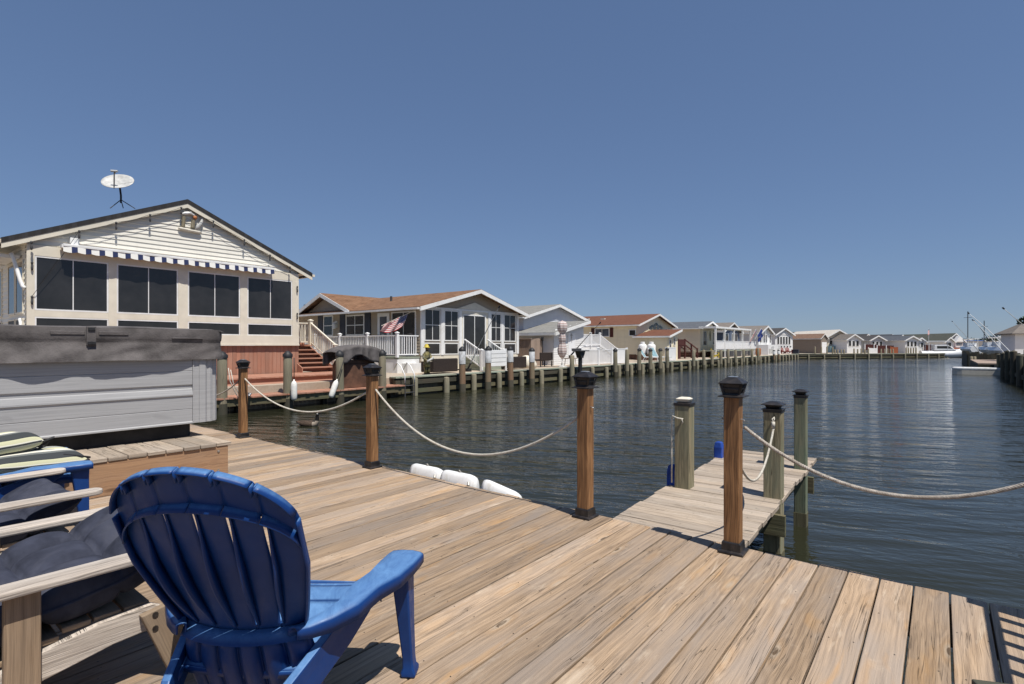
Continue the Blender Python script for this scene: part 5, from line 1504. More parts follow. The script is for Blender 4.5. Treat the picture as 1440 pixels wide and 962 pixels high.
# tan board enclosure
t = empty('board_enclosure', (-19.3, 25.7, GZ), 0, 'tan vertical board enclosure beside the white lean-to', 'enclosure')
b = MB(); x = -1.1
while x < .55: b.box(x, x + .135, -.5, -.47, -.05, 1.55 + .0 * x, along=2); x += .142
y = -.46
while y < .55: b.box(.55, .58, y, y + .135, -.05, 1.5 + .12 * math.sin((y + .5) * 2.5), along=2); y += .142
b.build('boards', M['tanfence'], t)
b = MB(); b.box(-1.15, .62, -.56, -.44, 1.555, 1.60); b.build('top_rail', M['tanfence'], t)
t = empty('patio_bench', (-17.2, 24.6, GZ), 0, 'dark backed patio bench on thin legs beside the folded umbrella', 'bench')
b = MB(); b.box(-.04, .04, -.6, .6, .36, .80); b.build('backrest', M['wicker'], t, bevel=.02)
b = MB(); b.box(-.55, -.045, -.58, .58, .34, .42); b.build('seat', M['wicker'], t, bevel=.02)
for sx, sy in ((0, -.54), (0, .54), (-.5, -.54), (-.5, .54)):
    b = MB(); b.box(sx - .025, sx + .025, sy - .025, sy + .025, 0, .34); b.build('leg', M['black'], t)
t = empty('patio_umbrella', (-16.5, 25.15, GZ), 0, 'folded pink and grey patio umbrella tied in three bulges', 'umbrella')
b = MB(); b.lathe([(.02, 2.58), (.19, 2.50), (.26, 2.36), (.25, 2.05), (.15, 1.90), (.13, 1.86), (.17, 1.75), (.19, 1.60), (.17, 1.42), (.14, 1.38), (.20, 1.2), (.25, .95), (.22, .72), (.10, .52), (.05, .46)], n=28)
for i, v in enumerate(b.v):
    a = math.atan2(v[1], v[0]); r = 1 + .13 * math.sin(a * 7 + v[2] * 2.2); b.v[i] = (v[0] * r, v[1] * r, v[2])
b.build('canopy', M['umbrella'], t, smooth=True)
b = MB(); b.tube([(0, 0, .02), (0, 0, 2.6)], .025, 8); b.build('pole', M['white'], t)
b = MB(); b.lathe([(.28, 0), (.26, .05), (.08, .09), (.05, .25)], n=14); b.build('base', M['dish'], t)
t = empty('fish_cleaning_table', (-14.85, 24.35, -.6), 0, 'black fish cleaning table on a dark post standing in the water', 'table')
b = MB(); b.tube([(0, 0, -.8), (0, 0, 1.3)], .11, 10); b.build('post', M['black'], t)
b = MB(); b.box(-.25, .25, -.42, .52, 1.55, 1.60); b.box(-.27, -.24, -.42, .52, 1.601, 1.70); b.build('tabletop', M['darkgrey'], t)
b = MB(); b.prism([(-.30, 1.548), (.30, 1.548), (.10, 1.2), (-.10, 1.2)], -.14, .14, 'x'); b.build('bracket', M['black'], t)
b = MB(); b.tube([(0, 0, 0), (0, 0, 1.5)], .03, 6); b.lathe([(.03, 1.45), (.08, 1.5), (.09, 1.68), (.03, 1.72)], n=8)
o = mesh1('garden_torch', b, M['black'], 'thin black garden torch before the grey side of the lean-to', 'torch'); o.location = (-18.6, 26.2, GZ)
b = MB(); b.box(-.25, .25, -.35, .35, .0, .04); b.tube([(-.2, -.3, -.42), (-.15, -.28, .0)], .02, 6); b.tube([(.2, .3, -.42), (.15, .28, .0)], .02, 6); b.tube([(.2, -.3, -.42), (.15, -.28, .0)], .02, 6); b.tube([(-.2, .3, -.42), (-.15, .28, .0)], .02, 6)
o = mesh1('low_table', b, M['tanfence'], 'low wooden table on the sand at the foot of the folded umbrella', 'table'); o.location = (-16.7, 26.3, .5)
# white picket fence and white stair beside house 4
railing('white picket fence panel along the seawall right of the fish cleaning table', [(-16.4, 26.9, .06), (-16.4, 30.6, .06)], 0, .92, 'vinyl', .13, [(-16.4, 26.9, .06), (-16.4, 29.0, .06)], name='picket_fence', cat='fence')
b = MB(); b.box(-.03, .03, -1.05, 1.05, .04, .96); b.box(-.05, .05, -1.12, -1.02, 0, 1.06); b.box(-.05, .05, 1.02, 1.12, 0, 1.06); b.box(-.045, .045, -1.05, 1.05, .93, 1.0)
o = mesh1('privacy_fence', b, M['vinyl'], 'solid white fence panel at the right end of the white picket fence', 'fence'); o.location = (-16.4, 31.75, GZ)
t = empty('white_stair', (-18.9, 33.5, GZ), 0, 'white painted stair and landing beside the pale yellow cottage', 'stair')
b = MB(); b.box(-1.6, 0, -2.5, .1, 1.06, 1.14)
for k in range(6): b.box(-1.2, 0, .1 + k * .4, .52 + k * .4, .88 - k * .17, .94 - k * .17)
b.build('treads', M['vinyl'], t)
b = MB(); b.box(-.04, .0, -2.5, .1, .0, 1.055); b.prism([(.101, 0), (.101, 1.1), (2.6, .12), (2.6, 0)], -.04, .0, 'x'); b.build('skirting', M['white'], t)
railing('white railing sloping down the stair beside the pale yellow cottage', [(-18.86, 31.0, 1.2), (-18.86, 33.6, 1.2), (-18.86, 36.2, .2)], 0, .80, 'vinyl', .12, [(-18.86, 31.0, 1.2), (-18.86, 32.3, 1.2), (-18.86, 33.6, 1.2), (-18.86, 36.2, .1)])
railing('white railing on the far side of the white stair', [(-20.1, 33.6, 1.2), (-20.1, 36.4, .2)], 0, .80, 'vinyl', .12, [(-20.1, 36.4, .1)])
b = MB(); b.box(-.04, .04, -.9, .9, 0, .78); b.box(-.06, .06, -1, -.9, 0, .86); b.box(-.06, .06, .9, 1, 0, .86); o = mesh1('screen_fence', b, M['vinyl'], 'white privacy panel above the white stair landing', 'panel'); o.location = (-20.45, 34.2, 1.2)

# ------------------------------------------------------------------ house 4 (pale yellow, red roof) and annex
h4 = house('pale yellow cottage with a rust red roof and fan window in its gable', (-20.0, 45.7, GZ), 0, 7.7, 12, 3.02 - GZ, 4.0 - GZ, 'sd_yellow', 'sh_red', 'white', of=.4, os_=.35, course=.16, z0=.45, skirt='brown', rake=.18)
for (y0, y1, hh) in ((-1.35, -.72, .42), (-.62, .02, .62), (.12, .76, .62), (.86, 1.45, .42)):
    b = MB(); b.prism([(y0, 2.62), (y1, 2.62), (y1, 2.62 + (hh if y1 < .5 else hh * .55)), (y0, 2.62 + (hh if y0 > .0 else hh * .55))], .018, .05, 'x'); b.build('window', M['glass'], h4)
window(h4, 7.7, 'F', 2.1, 2.5, 2.15, 2.75); window(h4, 7.7, 'F', 2.9, 3.3, 2.15, 2.75)
window(h4, 7.7, 'S', -4.0, -2.55, 1.95, 2.72, 'white', 'glassblue', 2, 1, .07); window(h4, 7.7, 'S', -.9 + .2, -.25 + .2, 2.0, 2.55, 'white', 'glass', 1, 1, .06)
for x0 in (-4.36, -2.5):
    b = MB(); b.box(x0, x0 + .32, -3.9, -3.87, 1.92, 2.75); b.build('shutter', M['maroon'], h4)
b = MB(); b.box(-6.0, -5.8, -1.9, -1.7, 3.4, 3.75); b.box(-4.6, -4.2, -1.8, -1.5, 3.42, 3.70); b.build('roof_vent', M['pale'], h4)
t = empty('annex', (-17.3, 42.9, GZ), 0, 'pale yellow annex with a small rust red roof beside the white gas tanks', 'annex')
b = MB(); b.prism([(-1.1, .0), (1.1, .0), (1.1, 2.35), (-1.1, 1.92)], -2.7, 0, 'x')
b.build('wall', M['sd_yellow'], t)
b = MB(); p = [(-2.9, -1.4, 1.98), (.3, -1.4, 1.98), (.3, 1.3, 2.56), (-2.4, 1.3, 2.56)]; q = [(a_, c_, d_ - .08) for a_, c_, d_ in p]
b.add(p + q, [(0, 1, 2, 3), (7, 6, 5, 4), (0, 4, 5, 1), (1, 5, 6, 2), (2, 6, 7, 3), (3, 7, 4, 0)], [[(0, 0), (3.2, 0), (3.2, 2.7), (0, 2.7)]] * 6); b.build('roof', M['sh_red'], t)
b = MB(); b.prism([(-1.4, 1.96), (1.3, 2.54), (1.3, 2.38), (-1.4, 1.80)], .302, .345, 'x'); b.box(-2.9, .3, -1.45, -1.402, 1.84, 1.97); b.build('trim', M['white'], t)
window(t, 2.2, 'F', -.75, -.35, .95, 1.7, 'white', 'glass', 1, 2, .05); window(t, 2.2, 'F', .15, .55, 1.2, 1.85, 'white', 'glass', 1, 2, .05)
b = MB(); b.box(-.8, .8, -.35, .35, -.05, .42); o = mesh1('tank_stand', b, M['brown'], 'low brown stand under the two white gas tanks', 'stand'); o.location = (-18.75, 41.15, GZ)
for dx, lab in ((-.38, 'white gas tank standing left beside its twin at the annex'), (.38, 'white gas tank standing right beside its twin at the annex')):
    t = empty('gas_tank', (-18.75 + dx, 41.15, GZ + .42), 0, lab, 'tank', 'white gas tanks')
    b = MB(); b.lathe([(.26, .0), (.26, .06), (.33, .10), (.34, .2), (.34, .72), (.31, .82), (.20, .90), (.05, .93)], n=18); b.build('shell', M['propane'], t, smooth=True)
    b = MB(); b.lathe([(.17, .88), (.18, .92), (.18, 1.05), (.16, 1.07), (.02, 1.075)], n=14); b.build('collar', M['propane'], t, auto=40)
def lounge(label, loc, rz):
    t = empty('lounge_chair', loc, rz, label, 'lounge chair', 'teal lounge chairs by the annex')
    b = MB(); b.grid(lambda u, v: ((u - .5) * .6, -.9 + 1.25 * v, .32), 2, 6); b.build('seat', M['teal'], t, solid=.02)
    b = MB(); b.grid(lambda u, v: ((u - .5) * .6, .36 + .45 * v, .33 + .68 * v), 2, 4); b.build('backrest', M['teal'], t, solid=.02)
    for s in (-1, 1):
        b = MB(); b.tube([(s * .32, -.92, .32), (s * .32, .36, .33), (s * .32, .82, 1.02)], .022, 6); b.tube([(s * .32, -.7, .0), (s * .32, -.6, .32)], .02, 6); b.tube([(s * .32, .5, .0), (s * .32, .3, .32)], .02, 6); b.build('frame', M['white'], t)
lounge('teal sling lounge chair on the sand, nearer the gas tanks', (-16.9, 37.6, GZ), R(100)); lounge('teal sling lounge chair on the sand, nearer the white lattice panel', (-16.9, 39.3, GZ), R(75))
b = MB(); b.box(-.03, .03, -.85, .85, .03, 1.0); b.box(-.05, .05, -.95, -.85, 0, 1.08); b.box(-.05, .05, .85, .95, 0, 1.08); b.box(-.045, .045, -.85, .85, 1.0, 1.06)
for k in range(9): b.box(.031, .042, -.78 + k * .19, -.70 + k * .19, .08, .96)
o = mesh1('lattice_panel', b, M['vinyl'], 'white lattice panel on the seawall before the yellow annex', 'fence'); o.location = (-16.2, 39.8, GZ)

# ------------------------------------------------------------------ maroon stair, house 5 with porch
t = empty('maroon_stair', (-18.3, 47.5, GZ), 0, 'dark maroon timber landing and stair between the yellow and beige cottages', 'stair')
b = MB(); b.box(-2, 0, -2.4, .8, 1.1, 1.2)
for k in range(6): b.box(-1.3, 0, .8 + k * .5, 1.32 + k * .5, .92 - k * .17, .98 - k * .17)
b.build('treads', M['maroon'], t)
b = MB(); b.box(-.05, .02, -2.4, .8, 1.2, 1.75); b.box(-.05, .02, -2.4, -.3, -.05, 1.09); b.bar((0, .8, 1.72), (0, 4.0, .85), .08, .10); b.bar((0, .8, 1.25), (0, 4.0, .30), .08, .12); b.bar((-1.3, .8, 1.72), (-1.3, 4.0, .85), .08, .10); b.build('railing', M['maroon'], t)
b = MB()
for y in (-2.35, -.9, .75, 2.4, 3.95): b.box(-.06, .06, y - .06, y + .06, 0, 1.8 if y < 1 else 1.8 - (y - .8) * .27)
b.build('post', M['maroon'], t)
h5 = house('beige cottage with slate roof and a white railed porch', (-19.0, 56.9, GZ), 0, 5.2, 14, 3.05 - GZ, 3.70 - GZ, 'sd_beige', 'sh_blue', 'white', of=.4, os_=.4, z0=.5, skirt='brown', rake=.18)
window(h5, 5.2, 'F', -1.9, -.8, 1.2, 2.7); window(h5, 5.2, 'F', 1.1, 1.9, 1.3, 2.6); window(h5, 5.2, 'S', -3.2, -2.4, 1.1, 2.7, 'white', 'glass', 1, 1, .08); window(h5, 5.2, 'S', -6, -5, 1.2, 2.7, 'white', 'glassblue', 1, 1, .08)
b = MB(); b.box(.0, .05, -.6, .9, 1.0, 2.8); b.build('front_panel', M['offwhite'], h5)
b = MB(); b.loft([((.08, .15, 1.7), .05, .05, (0, 0, 1)), ((.08, .15, 2.3), .16, .04, (0, 0, 1)), ((.08, .15, 2.7), .03, .03, (0, 0, 1))], 8); b.build('front_ornament', M['ochre'], h5, smooth=True)
t = empty('porch', (-17.4, 60.2, GZ), 0, 'white porch with a flat roof and solid white railing at the beige cottage', 'porch')
b = MB(); b.box(-1.6, .1, -6.3, 6.3, 2.92, 3.10); b.build('roof', M['white'], t)
b = MB(); b.box(-1.6, .05, -6.3, 8.6, .62, .72); b.build('floor', M['capboard'], t)
b = MB(); b.box(-.02, .02, -6.2, 8.6, .80, 1.62)
for k in range(30): b.box(.021, .04, -6.1 + k * .49, -5.8 + k * .49, .86, 1.56)
b.box(-.05, .05, -6.2, 8.6, 1.62, 1.68); b.build('railing', M['vinyl'], t)
for y in (-6.2, -3.4, -.2, 3.0, 6.2):
    b = MB(); b.box(-.08, .08, y - .08, y + .08, .0, 2.92, along=2); b.build('post', M['white'], t)
b = MB()
for k in range(6): b.box(-.03, .03, -5.8 + k * 2.2, -4.2 + k * 2.2, -.02, .60)
b.build('skirting', M['darkgrey'], t)
h5b = house('low taupe roofed cottage with dark blue porch wall behind two flags', (-20.2, 68.6, GZ), 0, 7.0, 14, 2.95 - GZ, 4.0 - GZ, 'sd_navy', 'sh_taupe', 'white', of=.4, os_=.4, rake=.18)
window(h5b, 7.0, 'F', -3.1, -1.2, .9, 2.7, 'white', 'glass', 2, 1, .08); window(h5b, 7.0, 'F', .2, 2.6, .9, 2.7, 'white', 'glass', 3, 1, .08)
def flag2(label, loc, mat, d):
    t = empty('flag', loc, 0, label, 'flag'); b = MB(); b.tube([(0, 0, 0), (d[0], d[1], d[2])], .025, 6); b.build('staff', M['white'], t)
    b = MB()
    def f(u, v): return (d[0] * (.35 + .62 * v) + .12 * math.sin(u * 6) , d[1] * (.35 + .62 * v) - 1.3 * u * (1 if mat == 'flag' else -1.4) * .6, d[2] * (.35 + .62 * v) - .75 * u - .1 * math.sin(u * 9))
    b.grid(f, 14, 8); b.build('cloth', M[mat], t, smooth=True)
flag2('striped flag hanging from the white porch of the beige cottage', (-17.3, 66.2, 2.0), 'flag', (.5, .4, 1.2))
flag2('blue flag with a pale emblem flying right of the striped porch flag', (-17.2, 67.6, 2.0), 'blueflag', (.6, .5, 1.3))
def small_adirondack(label, loc, rz, mat, group=None):
    t = empty('adirondack_chair', loc, rz, label, 'chair', group)
    b = MB(); b.grid(lambda u, v: ((u - .5) * .52, -.28 + .55 * v, .24 + .13 * v), 3, 4); b.build('seat', M[mat], t, solid=.03)
    b = MB()
    for k in range(5): b.bar((-.22 + k * .11, -.25, .24), (-.27 + k * .135, -.52, .95 - .05 * abs(k - 2)), .09, .02, up=(0, 1, 0))
    b.build('backrest', M[mat], t)
    for s in (-1, 1):
        b = MB(); b.box(s * .34 - .06, s * .34 + .06, -.42, .38, .50, .525); b.build('armrest', M[mat], t)
        b = MB(); b.box(s * .30 - .02, s * .30 + .02, .22, .32, 0, .5); b.bar((s * .30, .30, .36), (s * .30, -.6, .05), .03, .12); b.build('leg', M[mat], t)
    return t
x, y = at(988.5, 52.5); small_adirondack('yellow chair on the sand below the maroon stair', (-16.6, 51.9, GZ), R(-60), 'yellow')
b = MB(); b.lathe([(.28, 0), (.36, .2), (.38, .5), (.34, .62), (.30, .63)], n=14); o = mesh1('planter', b, M['orange'], 'terracotta coloured bin below the right end of the white porch', 'bin'); o.location = (-16.3, 65.5, GZ); o.scale = (.8, .8, 1.4)

# ------------------------------------------------------------------ house 6 : tall white front
h6 = house('white two level cottage with taupe roof and a round topped gable window', (-18.5, 77.9, GZ), 0, 6.8, 13, 2.92 - GZ, 3.85 - GZ, 'sd_white', 'sh_taupe', 'white', of=.4, os_=.3, rake=.24)
for (y0, y1) in ((-2.9, -2.0), (-1.6, -1.0), (-.9, .0), (.1, .9), (2.2, 2.9)): window(h6, 6.8, 'F', y0, y1, 1.5, 2.75, 'white', 'glassblue' if y0 > -1.7 and y0 < 1 else 'glass', 1, 1, .08)
b = MB(); b.prism([(-.55 * math.cos(R(180) * i / 10), 2.8 + .5 * math.sin(R(180) * i / 10)) for i in range(11)], .003, .05, 'x'); b.build('fan_window', M['gel'], h6)
b = MB(); b.box(.02, 1.2, -3.6, 3.2, .0, 1.30); b.build('lower_porch', M['vinyl'], h6)
for y in (-3.3, -2.1, 1.2): 
    b = MB(); b.box(1.201, 1.215, y, y + 1.0, .15, .78); b.build('lattice', M['dish'], h6)
b = MB()
for (y, z_) in ((-1.2, 1.05), (-1.8, .95), (-.9, .9), (2.2, 1.1), (2.4, .85)): b.lathe([(.0, -.02), (.12, -.01), (.12, .01), (.0, .02)], (1.22, y, z_), 8)
b.build('wall_ornament', M['black'], h6)
# ------------------------------------------------------------------ houses beyond the bend, fronts square to the bank
RB = -(math.pi / 2 - TH)
def far_house(label, pl, pr_, ypk, yev, z, L, wall, roof, wins=3, rz=RB, of=.3, **k):
    x, y = at((pl + pr_) / 2, z); W = (pr_ - pl) * z / 755
    wh, ph = zat(yev, z) - GZ, zat(ypk, z) - GZ - .1
    h = house(label, (x, y, GZ), rz, W, L, wh, ph, wall, roof, 'white', of=of, os_=.2, rake=.22, group='cottages beyond the bend of the canal', **k)
    for i in range(wins):
        a = -W / 2 + W * (.10 + .80 * i / wins); c = a + W * .8 / wins * .78
        window(h, W, 'F', a, c, wh * .48, wh * .90, 'white', 'glass', 1, 1, .05)
    return h, W, wh
h7, W7, wh7 = far_house('white cottage with five tall windows above a row of vents', 1086, 1119, 461, 470.5, 79, 9, 'sd_white', 'sh_char', 5, R(-30))
pediment(h7, 0, W7 * .62, wh7 - .02, .34, 'white', .06)
for i in range(5):
    b = MB(); y_ = -W7 / 2 + W7 * (.14 + .17 * i); b.box(.017, .04, y_, y_ + .28, wh7 * .34, wh7 * .40); b.build('vent', M['darkgrey'], h7)
for i, px in enumerate((1094.5, 1101, 1109)):
    x, y = at(px, 77.5); small_adirondack(('leftmost', 'middle', 'rightmost')[i] + ' of the three red chairs before the five windowed white cottage', (x, y, GZ), R(-140), 'redplastic', 'red chairs before the white cottage')
b = MB(); b.box(-.45, .45, -.35, .35, 0, .55); b.box(-.48, .48, -.38, .38, .55, .62); o = mesh1('storage_bin', b, M['shutter'], 'dark blue bin right of the red chairs', 'bin', bevel=.03); x, y = at(1118.5, 77.6); o.location = (x, y, GZ)
h8, W8, wh8 = far_house('beige cottage with a pale metal roof and shaded gable', 1163, 1194, 463.5, 473, 90, 13, 'sd_beige', 'sh_white', 4, of=.5)
b = MB(); b.box(.02, 1.0, -W8 / 2, W8 / 2, 0, 1.1); b.build('lower_porch', M['teal'], h8)
x, y = at(1159, 80.5)
sh = house('taupe storage shed with a tan roof and white end gable', (x, y, GZ), R(-30), 1.3, 5.6, zat(475.5, 80.5) - GZ, zat(470, 80.5) - GZ, 'brownwall', 'sh_tan', 'white', of=.15, os_=.15, group=None, name='shed', rake=.14)
sh['category'] = 'shed'; b = MB(); b.box(.002, .03, -.5, .5, .1, 1.7); b.build('door', M['white'], sh)
far_house('small white cottage with a porch gable right of the pale metal roof', 1191, 1211, 469.5, 477, 86, 8, 'sd_white', 'sh_taupe', 3)
far_house('small grey gabled cottage behind the low white wall', 1224, 1244, 471.5, 478, 87, 9, 'sd_ltgrey', 'sh_char', 3)
far_house('long grey cottage with mauve grey roof behind the rust red fence', 1262, 1274, 470.5, 477.5, 92, 9, 'sd_white', 'sh_blue', 0)
far_house('left one of the twin white gables near the moored motor boat', 1273, 1292, 472, 478, 84.5, 7, 'sd_white', 'sh_blue', 3)
far_house('right smaller one of the twin white gables near the moored motor boat', 1288, 1301, 474.5, 480, 86, 6, 'sd_white', 'sh_taupe', 2)
hb, Wb, whb = far_house('long low building with an olive roof and white bay window behind the moored boat', 1330, 1356, 468.5, 480, 100, 16, 'sd_ltgrey', 'sh_olive', 0)
b = MB(); b.prism([(-.75, 1.9), (.75, 1.9), (.0, 3.0)], .3, 1.1, 'x'); b.build('bay_roof', M['white'], hb)
b = MB(); b.box(.02, .9, -.62, .62, .9, 1.88); b.build('bay', M['white'], hb)
for i in range(3):
    b = MB(); b.box(.901, .915, -.5 + i * .36, -.22 + i * .36, 1.15, 1.75); b.build('bay_pane', M['glassblue'], hb)
b = MB(); b.box(.0, 1.3, -1.6, 1.7, -.05, .88); b.build('base', M['redbrown'], hb)
far_house('small white gable left of the bay windowed building', 1329, 1341, 474, 480, 92, 8, 'sd_white', 'sh_olive', 1)
for (a_, c_, yp, ye, z, L, wl, rf, lb) in ((1128, 1150, 466, 474, 104, 14, 'sd_ltgrey', 'sh_char', 'grey cottage in the second row showing above the taupe shed'),
        (1212, 1228, 469.5, 477, 108, 15, 'sd_white', 'sh_char', 'dark roofed cottage in the second row right of the porch gable'),
        (1246, 1262, 470, 477, 112, 14, 'sd_ltgrey', 'sh_char', 'dark roofed cottage in the second row above the rust red fence'),
        (1305, 1320, 470, 478, 116, 18, 'sd_white', 'sh_olive', 'olive roofed cottage in the second row behind the drooping pale flag')):
    far_house(lb, a_, c_, yp, ye, z, L, wl, rf, 2)
def bfence(label, px0, px1, y0, z, mat, group=None, name='fence', zb=GZ):
    a = at(px0, z); c = at(px1, z); h = zat(y0, z) - zb
    t = empty(name, (a[0], a[1], zb), math.atan2(c[1] - a[1], c[0] - a[0]), label, 'fence', group)
    L = math.dist(a, c); b = MB(); k = max(2, int(L / .16))
    for i in range(k): b.box(L * i / k, L * (i + .93) / k, -.02, .02, .02, h + random.uniform(-.02, .02), along=2)
    b.build('boards', M[mat], t)
    b = MB()
    for i in range(int(L / 1.4) + 1): b.box(i * 1.4 - .05, i * 1.4 + .05, -.09, -.022, 0, h + .1)
    b.build('post', M[mat if mat != 'maroon' else 'white'], t)
    return t
bfence('dark maroon fence above the low white wall', 1216, 1233, 484.5, 82.5, 'maroon', zb=.55)
bfence('low white wall on the bank below the maroon fence', 1221, 1233.5, 489.5, 80.6, 'white', name='low_wall')
bfence('maroon fence left of the rust red fence', 1233, 1257, 486, 82, 'maroon')
bfence('rust red fence right of the maroon one', 1252, 1263, 488, 81.4, 'redbrown')
bfence('dark red fence behind the moored motor boat', 1298, 1318, 485, 86, 'maroon')
t = empty('boat_dock', (*at(1098, 76.2), -.6), RB, 'low pale floating dock below the red chairs', 'dock'); b = MB(); b.box(-.6, .6, -.7, .7, .18, .34); b.build('deck', M['capboard'], t); b = MB(); b.box(-.55, .55, -.65, .65, -.05, .178); b.build('float', M['redbrown'], t)

# moored motor boat
x, y = at(1326, 83.5)
t = empty('motor_boat', (x, y, -.6), math.atan2(.624, .7815) - R(22), 'white cabin cruiser moored at the end of the canal', 'boat'); t.scale = (1.12, 1.12, 1.15)
b = MB()
rings = [((-2.6, 0, .42), .95, .55, (1, 0, 0)), ((-1.5, 0, .42), 1.05, .58, (1, 0, 0)), ((.2, 0, .45), 1.05, .60, (1, 0, 0)), ((1.4, 0, .56), .85, .66, (1, 0, 0)), ((2.3, 0, .74), .48, .58, (1, 0, .15)), ((3.0, 0, 1.0), .06, .32, (1, 0, .3))]
b.loft(rings, 14); b.v = [(v[0], v[1], min(v[2], .92 + .12 * max(0, v[0]))) for v in b.v]
b.build('hull', M['gel'], t, smooth=False, auto=40)
b = MB(); b.prism([(-1.2, .93), (1.3, .93), (.7, 1.45), (.2, 1.72), (-1.2, 1.72)], -.8, .8, 'y'); b.build('cabin', M['gel'], t, bevel=.08)
b = MB(); b.prism([(-.9, 1.22), (.85, 1.22), (.45, 1.55), (-.9, 1.55)], -.81, .81, 'y'); b.build('window', M['glass'], t)
b = MB(); b.box(-1.9, .5, -.9, .9, 2.15, 2.25); 
for sx, sy in ((-1.8, -.8), (-1.8, .8), (.3, -.8), (.3, .8)): b.tube([(sx, sy, .9), (sx, sy, 2.15)], .03, 6)
b.build('hardtop', M['gel'], t)
b = MB(); b.tube([(1.2, -.7, 1.0), (1.3, -.7, 1.3), (2.5, -.2, 1.45), (2.75, 0, 1.45), (2.5, .2, 1.45), (1.3, .7, 1.3), (1.2, .7, 1.0)], .02, 6); b.build('rail', M['steel'], t)
b = MB(); b.tube([(0, 0, 0), (0, 0, 3.9)], .025, 6); o = mesh1('flag_staff', b, M['white'], 'white pole with a drooping pale flag behind the moored boat', 'pole'); x, y = at(1306, 86); o.location = (x, y, GZ)
c = MB(); c.grid(lambda u, v: (.0 + .1 * math.sin(u * 5), -.9 * u, 3.1 + .7 * v - .3 * u), 8, 4); c.build('cloth', M['flag'], o, smooth=True)

# ------------------------------------------------------------------ right bank
t = empty('dark_bulkhead', (3.0, 40, -.6), 0, 'tall dark timber bulkhead along the right bank', 'bulkhead')
b = MB(); y = -22
while y < 6.0:
    b.box(-.03 + random.uniform(0, .05), .30, y, y + .27, -1, 1.30 + random.uniform(-.25, .22) - (.5 if y < -6 else 0), along=2); y += .28
b.build('boards', M['darktimber'], t)
b = MB(); b.box(-.12, -.031, -22, 6, .3, .5, along=1); b.box(.30, .6, -22, 6, .60, .68, along=1); b.build('wale', M['darktimber'], t)
for k in range(10):
    h_ = 1.30 + random.uniform(-.1, .3)
    b = MB(); b.lathe([(.14, -1), (.14, h_), (.03, h_ + .06)], (-.14, -20 + k * 2.8, 0), 10); b.build('pile', M['darktimber'], t, auto=50)
t = empty('recessed_landing', (2.6, 52, -.6), 0, 'low brown landing in the gap of the dark right bulkhead', 'dock')
b = MB(); b.box(-.7, 1.6, -5.5, 6.5, .62, .70, along=0); b.build('floor', M['tanfence'], t); b = MB(); b.box(-.7, -.6, -5.5, 6.5, -.8, .61); b.build('front', M['darktimber'], t)
t = empty('dark_bulkhead', (2.55, 60.5, -.6), 0, 'second dark timber bulkhead further along the right bank', 'bulkhead')
b = MB(); x = -.75
while x < 3: b.box(x, x + .24, -.14, .14, -1, 1.25 + random.uniform(-.2, .1), along=2); x += .25
y = 0.
while y < 14: b.box(-.80, -.55, y, y + .27, -1, 1.25 + random.uniform(-.2, .1), along=2); y += .28
b.build('boards', M['darktimber'], t)
for px, dx in ((1366, 0), (1371, 0)):
    x, y = at(px, 44.6); piling(x, y, .35, 'plain', ('left' if px < 1370 else 'right') + ' one of two pale pilings before the far dark bulkhead', 'pale pilings before the far bulkhead', .9)
b = MB(); pl_ = [(0, 0), (.25, -.12), (.5, -.16), (3.0, -.16), (3.0, .75), (.4, .75), (.1, .5)]
b.prism(pl_, .28, .46, 'z'); o = mesh1('floating_dock', b, M['whiteplastic'], 'white topped floating dock jutting from the dark right bulkhead', 'dock', bevel=.06)
o.location = (.55, 45.0, -.6); c = MB(); c.prism([(p[0] * .99 + .02, p[1] * .96) for p in pl_], -.1, .278, 'z'); c.build('float', M['pale'], o)
whip('long white whip pole leaning left from the right bank, upper of the close pair', (3.34, 38, .15), (1.17, 38, 3.0), .022)
whip('long white whip pole leaning left from the right bank, lower of the close pair', (3.54, 44, -.1), (1.55, 44, 2.84), .022)
whip('white whip pole leaning left near the hut, nearest on the right', (4.05, 30, .3), (2.02, 30, 2.79), .02, 'dish', .03)
x0, y0 = at(1381, 62); x1, y1 = at(1339, 62); whip('thin faint whip pole furthest along the right bank', (x0, y0, zat(500, 62)), (x1, y1, zat(452, 62)), .03, 'dish', .1)
x0, y0 = at(1390, 55); x1, y1 = at(1370, 55); whip('thin dark whip pole behind the close pair of white whips', (x0, y0, zat(478, 55)), (x1, y1, zat(451, 55)), .025, 'darkgrey', .1)
# hut with hip roof
x, y = at(1430, 40)
t = empty('hut', (x + .4, y + .4, .08), R(20), 'small white hut with a brown hip roof on the right bank', 'hut')
b = MB(); b.box(-.95, .95, -.95, .95, 0, 2.05); b.build('wall', M['sd_white'], t)
b = MB(); b.sqlathe([(1.25, 2.0), (1.25, 2.06), (.25, 2.75), (.02, 2.78)]); b.build('roof', M['sh_taupe'], t)
b = MB(); b.box(.3, .951 + .01, -.6, .6, .5, 1.8); b.build('window', M['glass'], t)
